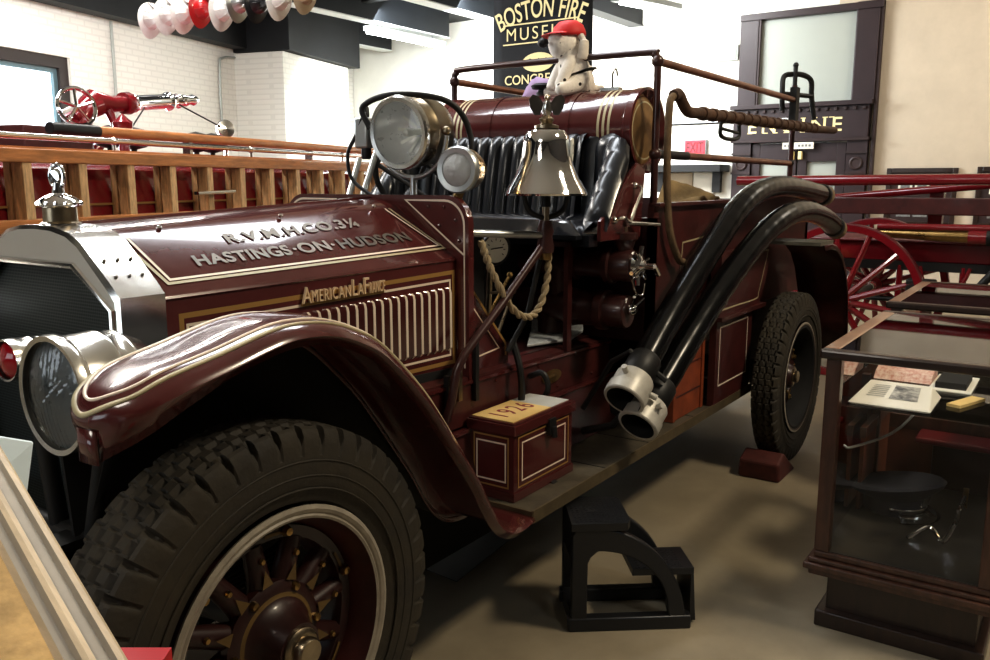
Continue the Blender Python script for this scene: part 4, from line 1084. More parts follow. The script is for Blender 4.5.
# --- bell on its bracket
def bell():
    o = V((2.72, 1.655, 0))
    b = MB()
    b.lathe([(0.152, 1.502), (0.154, 1.509), (0.145, 1.526), (0.120, 1.566), (0.101, 1.61), (0.091, 1.65), (0.086, 1.69), (0.083, 1.712), (0.066, 1.735), (0.03, 1.742), (0.0, 1.744)], o, (0, 0, 1), 'chrome', 48)
    b.lathe([(0.152, 1.502), (0.139, 1.506), (0.11, 1.57), (0.08, 1.65), (0.07, 1.71), (0, 1.72)], o, (0, 0, 1), 'aged_nickel', 48)
    B = b.build('bell', ROOT)
    b = MB(); d = V((-0.45, -0.89, 0)); sd = V((0.89, -0.45, 0))
    c = o + V((0.06, 0, 1.665)) ; fc = V((0.35, -0.94, 0)).normalized(); sdd = V((fc.y * -1, fc.x, 0))
    cc = o + fc * 0.092 + V((0, 0, 1.667))
    pts = [cc + sdd * (0.022 * a) + V((0, 0, 0.04 * e)) for a, e in ((-1, .8), (-.6, 1.0), (.6, 1.0), (1, .8), (1, -.4), (0, -1.1), (-1, -.4))]
    b.prism(pts, fc * 0.006, 'white_dial')  # pale plate and grey ring stand in for a reflection on the bell
    b.ribbon([cc + fc * .006 + sdd * .012 * cos(a) + V((0, 0, .016 * sin(a))) for a in [2*pi*k/16 for k in range(16)]], fc, .004, 'photo_grey', closed=True)
    lbl(b.build('bell_reflection', B), 'pale shield-shaped reflection modelled on the bell')
    b = MB()
    b.lathe([(0.045, 1.742), (0.045, 1.752), (0.02, 1.76), (0.028, 1.775), (0.018, 1.785), (0.0, 1.785)], o, (0, 0, 1), 'aged_nickel', 20)
    b.tube([o + V((0, 0, 1.78)), o + V((-.004, -.004, 1.81)), o + V((-.008, -.006, 1.84))], [.012, .020, .011], 'nickel', 10)
    b.ball(o + V((-.012, -.01, 1.852)), .012, 'aged_nickel', 10); b.tube([o + V((-.02, -.016, 1.852)), o + V((-.032, -.024, 1.846))], [.005, .001], 'aged_nickel', 6)
    vx = V((0.60, -0.80, 0)).normalized()
    for s in (-1, 1):
        w = [o + vx * s * a + V((0, 0, z)) for a, z in ((.012, 1.83), (.03, 1.855), (.052, 1.862), (.066, 1.845), (.06, 1.815), (.045, 1.79), (.025, 1.79))]
        b.prism(w, vx.cross(V((0, 0, 1))) * 0.008, 'nickel')
    lbl(b.build('eagle_finial', B), 'spread-wing eagle finial')
    b = MB(); hx = V((0.82, -0.57, 0))
    u = [o + hx * a + V((0, 0, z)) for a, z in ((-.085, 1.53), (-.083, 1.48), (-.06, 1.44), (0, 1.42), (.06, 1.44), (.083, 1.48), (.085, 1.53))]
    b.tube(bez(u, 5), .010, 'black_iron', 10); b.tube([o + V((0, 0, 1.40)), o + V((0, 0, 1.53))], .014, 'aged_nickel', 10)
    b.tube([o + V((0, 0, 1.46)), o + V((0, 0, 1.55))], [.02, .012], 'black_iron', 10)
    b.build('bell_yoke', B)
    b = MB(); b.lathe([(0.03, 1.29), (0.034, 1.31), (0.026, 1.35), (0.032, 1.37), (0.024, 1.41), (0.0, 1.41)], o, (0, 0, 1), 'pipe_maroon', 16); b.lathe([(0, 1.262), (0.022, 1.265), (0.026, 1.285), (0.02, 1.30)], o, (0, 0, 1), 'brass', 14)
    b.tube([(2.39, 1.80, 1.375), o + V((0, 0, 1.355))], .014, 'nickel_satin', 10)
    b.tube([o + V((0, 0, 1.33)), (2.50, 1.70, 1.12), (2.27, 1.70, 0.97), (2.235, 1.705, 0.92), (2.215, 1.712, 0.82), (2.215, 1.74, 0.74)], .015, 'pipe_maroon', 10)
    b.tube([o + V((0.01, 0.02, 1.30)), (2.70, 1.72, 1.05), (2.61, 1.75, 0.92)], .011, 'black_iron', 8)
    b.build('bell_bracket', ROOT)
    b = MB(); main = bez([(2.735, 1.65, 1.285), (2.735, 1.655, 1.19), (2.70, 1.665, 1.09), (2.64, 1.675, 1.055), (2.56, 1.69, 1.09), (2.48, 1.71, 1.20), (2.45, 1.73, 1.28), (2.44, 1.75, 1.345)], 14)
    for ph in (0, pi):
        st = []
        for i, q in enumerate(main):
            a = i * 0.55 + ph; t = (main[min(i+1, len(main)-1)] - main[max(i-1, 0)]).normalized(); e1 = t.cross(V((0, 1, 0))).normalized(); e2 = t.cross(e1)
            st.append(q + (e1 * cos(a) + e2 * sin(a)) * .0065)
        b.tube(st, .0085, 'rope', 8)
    lbl(b.build('bell_rope', B), 'twisted pale bell rope')
bell()

# --- spotlight, siren, cowl cables
def spotlight():
    o = V((2.363, 2.057, 1.722)); ax = V((0.985, 0.03, 0.09)).normalized(); r = .128
    b = MB()
    b.lathe([(r*.86, -.006), (r*.98, -.008), (r*1.03, 0), (r*1.03, .016), (r*.99, .022), (r*.985, .07), (r*1.0, .074), (r*1.0, .084), (r*.98, .088), (r*.96, .15), (r*.90, .185), (r*.7, .215), (r*.3, .232), (0, .235)], o, ax, 'aged_nickel', 48,
            mf=lambda i, j: 'nickel' if i < 4 else 'aged_nickel')
    s = b.build('spotlight', ROOT); lbl(s, 'large round brass-bodied spotlight')
    b = MB(); b.lathe([(r*.88, .0), (r*.8, .05), (r*.6, .095), (r*.3, .12), (.02, .13), (0, .13)], o, ax, 'reflector', 40); b.lathe([(0, .03), (.012, .04), (.016, .06), (.012, .1), (.012, .13)], o, ax, 'white_dial', 12)
    for k in range(9):
        a = 2*pi*k/9
        up = V((0, 0, 1)); e1 = (up - ax*up.dot(ax)).normalized(); e2 = ax.cross(e1)
        b.ribbon([o + ax*.128 + (e1*cos(a)+e2*sin(a))*.02, o + ax*.094 + (e1*cos(a)+e2*sin(a))*r*.6], -ax, .012, 'white_dial')
    b.build('reflector', s)
    b = MB(); b.lathe([(r*.88, .0), (r*.5, -.008), (0, -.011)], o, ax, 'clear_glass', 40); b.build('lens', s)
    b = MB(); up = V((0, 0, 1)); e2 = ax.cross(up).normalized(); e1 = e2.cross(ax)
    pv = o + ax * .07
    ring = [pv + (e2 * cos(a) + e1 * sin(a)) * (r * 1.27) for a in [pi + pi * k / 20 for k in range(21)]]
    b.tube(ring, .0095, 'nickel_satin', 10); b.tube([ring[10], V((ring[10].x, ring[10].y, 1.46))], .014, 'nickel_satin', 10)
    for q in (ring[0], ring[-1]): b.ball(q, .018, 'aged_nickel', 10)
    b.build('spotlight_yoke', s)
    b = MB(); b.tube(bez([o + e1*.02 + e2*-.13, o + e1*.10 + e2*-.155 + ax*.0, o + e1*.135 + e2*-.03 + ax*.04, o + e1*.10 + e2*.115 + ax*.16, o - e1*.02 + e2*.16 + ax*.22, o - e1*.2 + e2*.17 + ax*.18], 8), .011, 'black_iron', 10)
    b.tube(bez([o - e2*.15 + e1*.08, o - e2*.2 + e1*.0, o - e2*.25 - e1*.07, o - e2*.24 - e1*.16, o - e2*.15 - e1*.22, o - e2*.05 - e1*.25], 8), .007, 'black_iron', 8)
    b.build('lamp_cable', s)
    b = MB(); q = o - e2 * .17 + ax * .02
    b.box(q.x - .03, q.x + .03, q.y - .03, q.y + .03, q.z - .05, q.z + .06, 'nickel_satin'); b.tube([q + V((0, 0, -.04)), q + V((0, 0, -.09))], .02, 'black_iron', 8); b.tube([q + V((0, 0, .06)), q + V((.01, .01, .1))], .016, 'black_iron', 8)
    lbl(b.build('lamp_switch', s, bevel=.008), 'small metal switch block')
spotlight()
def siren():
    o = V((2.386, 1.812, 1.592)); ax = V((0.97, 0.12, 0.02)).normalized(); r = .080
    b = MB(); b.lathe([(r*.72, -.004), (r*.95, -.008), (r*1.02, 0), (r*1.02, .014), (r*.92, .02), (r*.9, .07), (r*.75, .10), (r*.5, .125), (r*.45, .15), (0, .15)], o, ax, 'brass', 40, mf=lambda i, j: 'nickel_satin' if i < 4 else 'brass')
    b.tube([o + ax*.08, (2.42, 1.84, 1.49)], .018, 'brass', 10)
    s = b.build('siren', ROOT); lbl(s, 'round siren with mesh face')
    b = MB(); b.lathe([(r*.74, 0), (r*.6, -.01), (0, -.014)], o, ax, 'lens_mesh', 36); b.build('siren_face', s)
siren()
b = MB()
b.tube([(2.40, 2.36, 1.46), (2.52, 2.40, 1.64)], .012, 'nickel_satin', 8); b.tube([(2.40, 2.29, 1.46), (2.54, 2.32, 1.68)], .012, 'nickel_satin', 8)
lbl(b.build('lamp_stay', ROOT), 'bright metal stays')
# steering column and wheel
b = MB(); b.tube([(2.55, 2.48, 1.2), (2.95, 2.48, 1.52)], .022, 'black_iron', 10); c = V((2.95, 2.48, 1.52)); ax = V((.78, 0, .62))
e1 = V((0, 1, 0)); e2 = ax.cross(e1).normalized()
b.tube([c + (e1*cos(2*pi*k/32) + e2*sin(2*pi*k/32)) * .2 for k in range(32)], .013, 'black_iron', 8, closed=True)
for k in range(4): a = pi/4 + pi/2*k; b.tube([c, c + (e1*cos(a)+e2*sin(a))*.2], .01, 'black_iron', 8)
b.build('steering_wheel', ROOT)

# --- seat
def seat():
    y0, y1 = 1.585, 2.815
    b = MB(); b.box(3.0, 3.34, 2.05, y1 - .02, 0.87, 1.33, 'black_void'); b.box(2.93, 3.0, y0, y1, 1.30, 1.345, 'leather'); root = b.build('seat', ROOT, flat=True)
    # cushion
    b = MB(); rows = []
    nx, ny = 16, 20
    for i in range(nx + 1):
        row = []
        for j in range(ny + 1):
            u, v = i / nx, j / ny
            edge = (1 - abs(2*u - 1) ** 6) * (1 - abs(2*v - 1) ** 10)
            row.append((2.88 + .44 * u, y0 + .03 + (y1 - y0 - .06) * v, 1.345 + .075 * edge ** .5))
        rows.append(row)
    b.grid(rows, 'leather_gloss'); b.box(2.88, 3.32, y0 + .03, y1 - .03, 1.33, 1.346, 'leather'); b.build('seat_cushion', root)
    # pleated back wrapping into the arms
    b = MB()
    pts = [(3.00, y0 - .005, 1.43), (3.06, y0, 1.51), (3.13, y0 + .005, 1.59), (3.21, y0 + .015, 1.67), (3.28, y0 + .05, 1.725), (3.32, y0 + .12, 1.735)]
    n = 15
    pts += [(3.325, y0 + .12 + (y1 - y0 - .24) * k / n, 1.74) for k in range(1, n)]
    pts += [(3.32, y1 - .12, 1.735), (3.28, y1 - .05, 1.725), (3.21, y1 - .015, 1.67), (3.13, y1 - .005, 1.59), (3.06, y1, 1.51), (3.00, y1 + .005, 1.43)]
    sub = 8; P = []
    for i in range(len(pts) - 1):
        for k in range(sub): P.append((V(pts[i]).lerp(V(pts[i+1]), k / sub), k / sub))
    P.append((V(pts[-1]), 0))
    rows = []
    cen = V((2.95, YC, 0))
    for (p, t) in P:
        puff = .024 * sqrt(max(0, sin(pi * t)))
        inw = V((cen.x - p.x, 0, 0)) if abs(p.y - YC) < .40 else V(((cen.x - p.x) * .5, YC - p.y, 0))
        inw = inw.normalized()
        base = 1.36
        h = p.z - base
        lean = V((-.07, 0, 0)) if abs(p.y - YC) < .45 else V((-.03, 0, 0))
        oy = 0.0 if abs(p.y - YC) < .50 else (-.034 if p.y < YC else .034)
        row = [p + V((.03 if not oy else 0, oy * 1.0, -h if not oy else -.075)), p + V((.025 if not oy else 0, oy * 1.25, -.03)), p + V((.012 if not oy else 0, oy * .7, 0)) , p + inw * .012 + V((0, 0, .014 + puff * .35)), p + inw * (.035 + puff * .6) + V((0, 0, .006)), p + inw * (.05 + puff) + V((0, 0, -.03))]
        for k in range(1, 6): row.append(p + inw * (.05 + puff) + lean * (k / 5) + V((0, 0, -.03 - (h - .03) * k / 5)))
        rows.append(row)
    for q in (0, -1):
        cc = sum(rows[q], V()) / len(rows[q]); cap_ = [cc + (p_ - cc) * .02 for p_ in rows[q]]
        rows = ([cap_] + rows) if q == 0 else (rows + [cap_])
    b.grid(rows, 'leather'); lbl(b.build('seat_back', root, ang=60), 'pleated black leather seat back')
    for s in (-1, 1):
        y = y0 - .012 if s < 0 else y1 + .012
        b = MB(); b.prism([(2.97, y, 1.32), (2.97, y, 1.40), (3.06, y, 1.45), (3.2, y, 1.57), (3.29, y, 1.63), (3.36, y, 1.60), (3.33, y, 1.32)], (0, s * .018, 0), 'maroon'); sp = b.build('seat_side_panel', root, flat=True, bevel=.004)
        b = MB(); yy = y + s * .02
        b.tube(bez([(3.08, yy, 1.40), (3.09, yy + s*.035, 1.41), (3.14, yy + s*.04, 1.395), (3.19, yy + s*.035, 1.44), (3.25, yy + s*.035, 1.52), (3.26, yy, 1.535)], 5), .008, 'nickel', 8)
        for q in ((3.08, 1.40), (3.26, 1.535)): b.ball((q[0], yy, q[1]), .016, 'nickel', 10)
        lbl(b.build('grab_handle', sp), 'bright nickel grab handle')
seat()

# --- chemical tank behind the seat
def tank():
    c = V((3.48, 0, 1.77)); r = .178; ya, yb = 1.60, 2.64
    b = MB()
    prof = [(r*.80, ya + .03), (r*.88, ya + .012), (r*.96, ya), (r*1.03, ya + .002), (r*1.03, ya + .035), (r, ya + .04)]
    prof += [(r, ya + .10), (r, ya + .112), (r, ya + .125), (r, ya + .137), (r, ya + .15), (r, ya + .162)]
    prof += [(r, ya + .30), (r + .004, ya + .30), (r + .004, ya + .325), (r, ya + .325), (r, (ya + yb) / 2)]
    m = {}
    full = prof + [(q, ya + yb - t) for q, t in prof[::-1][1:]]
    def mf(i, j):
        k = min(i, len(full) - 2 - i)
        return 'cream_stripe' if k in (6, 8, 10) else 'maroon'
    b.lathe(full, c, (0, 1, 0), 'maroon', 56, mf=mf)
    t = b.build('tank', ROOT); lbl(t, 'maroon barrel tank with gold bands')
    for s, y in ((-1, ya), (1, yb)):
        e = MB(); e.lathe([(r*.80, .03*-s*-1*0 + 0.028), (r*.78, .026), (r*.70, .02), (r*.66, .02), (r*.4, .012), (0, .008)], c + V((0, y, 0)) if s < 0 else c + V((0, y, 0)), (0, 1 if s < 0 else -1, 0), 'gold_face', 48, mf=lambda i, j: 'cream_stripe' if i == 2 else 'gold_face')
        lbl(e.build('tank_end', t), 'gold painted tank end')
    k = MB(); k.lathe([(.03, 0), (.03, .015), (.022, .02), (.022, .03), (.05, .032), (.055, .045), (.04, .055), (0, .058)], c + V((0, 2.14, r - .004)), (0, 0, 1), 'black_iron', 18)
    k.build('filler_cap', t); k = MB(); k.tube(bez([c + V((0, 1.78, r)), c + V((0, 1.78, r + .07)), c + V((0, 1.765, r + .09)), c + V((0, 1.755, r + .06))], 5), .005, 'nickel', 8); k.box(c.x - .02, c.x + .02, 1.74, 1.83, c.z + r - .004, c.z + r + .012, 'nickel'); k.build('tank_hook', t)
    k = MB(); 
    for y in (1.80, 2.45): k.box(3.36, 3.58, y - .03, y + .03, 1.36, 1.62, 'black_void')
    k.build('tank_cradle', t, flat=True)
tank()

# --- body behind the seat, rails
b = MB(); yo = 1.50
for s in (-1, 1):
    def Y(y): return YC + s * (YC - y)
    b.prism([(3.34, Y(yo), 0.87), (5.75, Y(yo), 0.87), (5.75, Y(yo), 1.455), (3.34, Y(yo), 1.455)], (0, .03 * -s, 0), 'maroon_dull')
    b.bar((3.34, Y(yo), 1.456), (5.75, Y(yo), 1.456), .05, .014, 'maroon_dull')
    if s < 0:
        b.ribbon([(3.62, yo, 0.95), (3.66, yo, 1.28), (4.05, yo, 1.30)], (0, -1, 0), .008, 'cream_stripe'); b.ribbon([(4.05, yo, 1.30), (4.4, yo, 1.305)], (0, -1, 0), .008, 'cream_stripe')
b.box(3.34, 3.38, yo, 2 * YC - yo, 0.87, 1.40, 'maroon_deep'); b.box(5.70, 5.75, yo, 2*YC - yo, 0.87, 1.44, 'maroon_deep'); b.box(3.38, 5.7, yo + .02, 2*YC - yo - .02, 0.86, 0.9, 'maroon_deep')
b.build('hose_body', ROOT, flat=True)
for s in (-1, 1):    # lower compartments, panel ahead of the rear wheel
    def Y(y): return YC + s * (YC - y)
    ya, yb = sorted((Y(1.435), Y(1.47))); b = MB()
    b.box(3.97, 4.50, ya, yb, 0.455, 0.885, 'maroon_dull'); ya2, yb2 = sorted((Y(1.40), Y(1.50))); b.box(3.94, 4.62, ya2, yb2, 0.885, 0.905, 'maroon_dull')
    b.prism([(3.97, Y(1.425), 0.905), (4.58, Y(1.425), 0.905), (4.66, Y(1.425), 1.0), (4.76, Y(1.425), 1.20), (3.97, Y(1.425), 1.22)], (0, .05 * -s, 0), 'maroon_dull')
    if s < 0:
        b.ribbon([(4.02, 1.435, 0.845), (4.43, 1.435, 0.845), (4.43, 1.435, 0.55), (4.02, 1.435, 0.55)], (0, -1, 0), .008, 'white_stripe', closed=True)
        q = bez([(4.0, 1.425, 0.935), (4.2, 1.425, 0.935), (4.52, 1.425, 0.935), (4.56, 1.425, 0.97), (4.63, 1.425, 1.08), (4.68, 1.425, 1.17), (4.66, 1.425, 1.185), (4.3, 1.425, 1.19)], 5)
        b.ribbon(q, (0, -1, 0), .008, 'cream_stripe')
    b.build('side_compartment', ROOT, flat=True)
for s in (-1, 1):
    def Y(y): return YC + s * (YC - y)
    b = MB(); pp = [(4.76, 1.222), (4.90, 1.222), (5.04, 1.20), (5.18, 1.14), (5.29, 1.04), (5.38, .9), (5.43, .72), (5.46, .52)]
    rows = [[(x, Y(1.44), z), (x, Y(1.30), z + .006), (x, Y(1.16), z), (x, Y(1.145), z - .012), (x, Y(1.145), z - .035)] for x, z in pp]
    b.grid(rows, 'maroon_dull'); b.box(4.68, 4.95, min(Y(1.44), Y(1.15)), max(Y(1.44), Y(1.15)), 1.218, 1.232, 'fender_plate'); b.build('rear_fender', ROOT, solid=.008)
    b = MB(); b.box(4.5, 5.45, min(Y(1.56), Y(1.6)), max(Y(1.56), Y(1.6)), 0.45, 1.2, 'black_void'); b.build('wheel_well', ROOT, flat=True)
# --- rails
b = MB()
xf2, xr2 = 3.44, 5.45
b.tube(bez([(xf2, 1.55, 1.46), (xf2, 1.55, 1.7), (xf2, 1.55, 2.03), (xf2, 1.565, 2.075), (xf2 + .005, 1.61, 2.09), (xf2 + .05, 2.2, 2.10), (xf2 + .10, 2.65, 2.105), (xf2 + .105, 2.69, 2.09), (xf2 + .105, 2.705, 2.045), (xf2 + .105, 2.705, 1.7), (xf2 + .105, 2.705, 1.46)], 5), .0155, 'pipe_maroon', 10)
b.build('front_rail', ROOT)
for y, z, m in ((1.55, 2.05, 'copper_pipe'), (1.55, 1.668, 'copper_pipe'), (2.705, 2.05, 'copper_pipe'), (2.705, 1.668, 'copper_pipe')):
    b = MB(); x0 = xf2 + (.105 if y > 2 else 0); b.tube([(x0, y, z), (xr2, y, z - .004)], .017, m, 10); b.ball((x0, y, z), .027, 'pipe_maroon', 10); b.ball((xr2, y, z), .024, 'black_iron', 10)
    if z < 1.9: b.tube([(x0, y, z), (x0 + .35, y, z)], .0195, 'black_iron', 10)
    b.build('hand_rail', ROOT)
b = MB()
for y in (1.55, 2.705):
    b.tube([(xr2, y, 1.46), (xr2, y, 2.13)], .017, 'pipe_maroon', 10)
b.tube([(xr2, 1.55, 1.93), (xr2, 2.705, 1.93)], .012, 'nickel_satin', 8)
b.build('rear_rail_post', ROOT)
b = MB()     # fork bracket on the rear post
x = xr2
b.box(x - .02, x + .05, 1.53, 1.57, 1.92, 2.12, 'black_iron'); b.tube([(x, 1.55, 2.1), (x, 1.55, 2.24)], .014, 'black_iron', 8); b.ball((x, 1.55, 2.25), .018, 'black_iron', 8)
for dx in (0.0,):
    b.tube(bez([(x - .06, 1.60, 1.98), (x - .08, 1.60, 2.10), (x - .06, 1.60, 2.18), (x + .02, 1.57, 2.20), (x + .10, 1.53, 2.20), (x + .17, 1.50, 2.17), (x + .20, 1.50, 2.08), (x + .25, 1.49, 1.94)], 5), .016, 'black_iron', 8)
    b.tube([(x - .06, 1.6, 2.08), (x + .19, 1.5, 2.08)], .014, 'black_iron', 8)
lbl(b.build('ladder_fork', ROOT), 'black forked bracket')
# pump outlets
b = MB()
b.lathe([(0.0, 1.515), (.062, 1.515), (.068, 1.53), (.068, 1.60), (.082, 1.605), (.082, 1.63), (.06, 1.64), (.055, 1.77), (.075, 1.775), (.075, 1.81), (.055, 1.82), (.055, 2.2)], (3.19, 0, 1.212), (0, 1, 0), 'pipe_maroon', 28)
b.lathe([(0.0, 1.53), (.065, 1.53), (.07, 1.54), (.07, 1.62), (.085, 1.625), (.085, 1.66), (.07, 1.67), (.075, 1.76), (.085, 1.80), (.07, 1.85), (.07, 2.2)], (3.18, 0, 1.02), (0, 1, 0), 'pipe_maroon', 28)
b.tube([(3.19, 1.86, 1.20), (3.18, 1.86, 1.02)], .05, 'pipe_maroon', 14); b.tube([(3.18, 1.9, 0.87), (3.18, 1.9, 1.02)], .06, 'pipe_maroon', 14)
b.lathe([(0, 0), (.03, 0), (.045, .05), (.055, .06), (.055, .085), (0, .09)], (3.19, 1.56, 1.26), (0, 0, 1), 'pipe_maroon', 18)
pump = b.build('pump_outlet', ROOT)
b = MB(); o = V((3.19, 1.508, 1.212))
b.lathe([(0, -.045), (.02, -.043), (.024, -.03), (.05, -.02), (.056, -.005), (.05, .01), (0, .01)], o, (0, 1, 0), 'chrome', 24)
for k in range(6): a = 2*pi*k/6 + .3; b.tube([o + V((cos(a)*.045, -.015, sin(a)*.045)), o + V((cos(a)*.082, -.02, sin(a)*.082))], [.012, .009], 'chrome', 8)
b.tube([o + V((0, -.04, 0)), o + V((.0, -.085, .0))], .014, 'chrome', 10); b.tube([o + V((0, -.085, 0)), o + V((.03, -.09, -.035))], .011, 'chrome', 8)
ch = bez([o + V((-.05, -.01, -.05)), o + V((-.03, -.02, -.11)), o + V((.03, -.02, -.12)), o + V((.07, -.01, -.08))], 6); b.tube(ch, .004, 'nickel', 6)
lbl(b.build('spiked_cap', pump), 'bright nickel spiked hose cap')
b = MB(); b.tube([(3.19, 1.56, 1.34), (3.19, 1.56, 1.39)], .012, 'aged_nickel', 10); b.box(3.175, 3.205, 1.545, 1.575, 1.37, 1.40, 'nickel'); b.tube([(3.19, 1.56, 1.385), (3.33, 1.47, 1.375)], [.011, .008], 'nickel', 10)
lbl(b.build('valve_lever', pump), 'nickel T-shaped valve lever')
b = MB(); o = V((3.18, 1.515, 1.03)); b.ball(o, .025, 'chrome', 12); b.tube([o, o + V((-.04, -.03, .06))], [.009, .007], 'chrome', 8); b.tube([o, o + V((.05, -.03, .045))], [.009, .007], 'chrome', 8); b.tube([o, o + V((0, .03, 0))], .02, 'nickel', 10)
lbl(b.build('drain_cock', pump), 'nickel two-armed drain cock')
b = MB(); b.bar((3.05, 1.745, 0.85), (3.05, 1.745, 1.33), .035, .02, 'maroon_dull'); b.box(2.9, 3.4, 1.66, 1.76, 1.30, 1.32, 'maroon_deep'); b.build('seat_frame', ROOT, flat=True)
# gauge on the dash
b = MB(); ax = V((.45, .89, .05)); o = V((2.70, 1.865, 1.296))
b.lathe([(.054, 0), (.062, -.004), (.066, .004), (.064, .02), (.056, .045), (0, .05)], o, ax, 'black_iron', 32); g = b.build('pressure_gauge', ROOT)
b = MB(); b.lathe([(.055, .001), (0, .001)], o, ax, 'white_dial', 32); e1 = V((0, 0, 1)); e2 = V(ax).normalized().cross(e1).normalized()
for k in range(9): a = -2.2 + 4.4*k/8; b.ribbon([o + (e1*cos(a)+e2*sin(a))*.032, o + (e1*cos(a)+e2*sin(a))*.041], -V(ax).normalized(), .003, 'ink_black', off=.0012)
b.ribbon([o - e2*.024, o + e2*.03 + e1*.006], -V(ax).normalized(), .004, 'ink_black', off=.002); lbl(b.build('gauge_dial', g), 'white gauge dial')
b = MB(); b.tube([o + V((.02, .04, -.05)), (2.74, 1.93, 1.05), (2.74, 1.95, 0.87)], .012, 'aged_nickel', 8); b.tube([(2.70, 1.9, 1.12), (2.78, 1.9, 1.12)], .006, 'aged_nickel', 8); b.build('gauge_pipe', g)
b = MB()
for q in (((2.62, 1.95, 0.88), (2.85, 1.9, 1.18), 'brass'), ((2.8, 1.95, 0.88), (2.95, 1.95, 1.1), 'aged_nickel'), ((2.68, 2.05, 0.88), (2.75, 1.95, 1.02), 'brass')):
    b.tube([q[0], q[1]], .007, q[2], 8); b.ball(q[1], .014, q[2], 8)
b.build('control_lever', ROOT)

# ------------------------------------------------------------------ things carried on the engine
def suction_hose(path, label, off):
    pts = bez(path, 10); r = .057
    t = thing('suction_hose', label, 'hose', path[0], 'black suction hoses slung along the side of the fire engine')
    b = MB(); b.tube(pts, [r + .0012 * sin(i * 2.0) for i in range(len(pts))], 'black_rubber_hose', 20); b.build('hose_tube', t)
    a = V(pts[0]); d = (a - V(pts[2])).normalized()
    b = MB(); b.lathe([(.060, -.10), (.066, -.09), (.066, -.01), (.060, 0), (.060, .01), (.074, .012), (.078, .02), (.078, .075), (.084, .08), (.084, .125), (.080, .13), (.070, .13), (.068, .04), (0.0, .02)], a, d, 'coupling', 40,
                      mf=lambda i, j: 'black_void' if i >= 11 else ('black_iron' if i < 4 else 'coupling'))
    e1 = d.cross(V((0, 0, 1))).normalized(); e2 = e1.cross(d)
    for ang in (0.35, 2.45, 4.55):
        q = a + d * .05 + (e1 * cos(ang + off) + e2 * sin(ang + off)) * .078; b.tube([q, q + (e1 * cos(ang + off) + e2 * sin(ang + off)) * .03], .012, 'coupling', 10)
    lbl(b.build('coupling', t), 'pale grey metal coupling')
    a = V(pts[-1]); d = (a - V(pts[-3])).normalized()
    b = MB(); b.lathe([(.059, -.09), (.064, -.085), (.064, -.05), (.062, -.045), (.062, .015), (.05, .03), (0, .03)], a, d, 'hose_grip', 24, mf=lambda i, j: 'black_iron' if i < 3 else 'hose_grip'); lbl(b.build('hose_end', t), 'tan wrapped hose end')
mat('coupling', (0.60, 0.58, 0.53), 0.42, 0.15, noise=0.25, nscale=10)
suction_hose([(2.99, 1.395, 0.80), (3.35, 1.385, 1.055), (3.70, 1.375, 1.265), (4.0, 1.37, 1.42), (4.25, 1.365, 1.495), (4.55, 1.36, 1.525), (4.95, 1.36, 1.515), (5.55, 1.36, 1.47)], 'upper black rubber suction hose with grey coupling at its low end', 1.2)
suction_hose([(3.06, 1.36, 0.685), (3.40, 1.33, 0.925), (3.70, 1.31, 1.105), (4.10, 1.29, 1.285), (4.42, 1.27, 1.375), (4.75, 1.26, 1.395), (5.15, 1.26, 1.35), (5.48, 1.26, 1.27)], 'lower black rubber suction hose resting against the upper one', 4.3)
b = MB(); b.tube([(5.35, 1.36, 1.43), (5.35, 1.36, 1.40), (5.36, 1.46, 1.36), (5.36, 1.5, 1.36)], .014, 'black_iron', 8); b.build('hose_hook', ROOT); b = MB(); b.tube([(3.15, 1.39, 0.82), (3.12, 1.42, 0.70), (3.10, 1.55, 0.55), (3.10, 1.69, 0.5)], .016, 'black_iron', 8)
b.tube([(3.06, 1.30, 0.78), (3.02, 1.44, 0.89), (3.1, 1.56, 0.82), (3.1, 1.69, 0.6)], .012, 'black_iron', 8)
b.build('hose_hook', ROOT)
def pole():
    t = thing('canvas_strap', 'brown leather-bound pole looped over the engine rail, ENGINE doors behind', 'pole', (3.45, 1.47, 1.45))
    b = MB(); b.tube(bez([(3.43, 1.47, 1.905), (3.48, 1.47, 1.915), (3.54, 1.47, 1.875), (3.60, 1.47, 1.85), (3.73, 1.47, 1.852), (4.2, 1.47, 1.86), (4.9, 1.47, 1.87), (5.6, 1.47, 1.878), (5.85, 1.47, 1.885), (6.15, 1.47, 1.895)], 5),
                     [.024] * 46 if False else .024, 'pole_brown', 12)
    for k in range(16): x = 3.75 + k * .125; b.tube([(x, 1.47, 1.852 + (x - 3.7) * .0155), (x + .035, 1.47, 1.853 + (x - 3.7) * .0155)], .031, 'pole_brown', 12)
    b.build('bound_pole', t)
    b = MB(); b.tube(bez([(3.43, 1.47, 1.905), (3.395, 1.47, 1.87), (3.385, 1.47, 1.7), (3.40, 1.47, 1.5), (3.43, 1.465, 1.34), (3.52, 1.46, 1.22), (3.58, 1.46, 1.20)], 6), .016, 'tan_canvas', 10); b.build('hanging_strap', t)
    b = MB(); b.tube(bez([(4.0, 1.47, 1.83), (4.0, 1.47, 1.77), (4.12, 1.47, 1.755), (4.25, 1.47, 1.77), (4.25, 1.47, 1.83)], 4), .010, 'black_iron', 8); b.tube([(4.02, 1.47, 1.8), (4.24, 1.47, 1.79)], .008, 'black_iron', 8); b.build('buckle', t)
pole()
b = MB(); rows = []
for i in range(13):
    u = i / 12; row = []
    for j in range(9):
        v = j / 8; row.append((4.45 + .38*u + .02*sin(5*v), 1.75 + .25*v, 1.40 + .13*sin(pi*u)*(.5+.5*v) + .03*sin(9*u + 4*v)))
    rows.append(row)
b.grid(rows, 'tan_hose'); 
M['tan_hose'] = mat('tan_hose', (0.22, 0.14, 0.05), 0.85, noise=0.4, bump=.3)
tag(b.build('canvas_sheet', solid=.02), 'folded brown canvas lying in the hose bed', 'canvas')
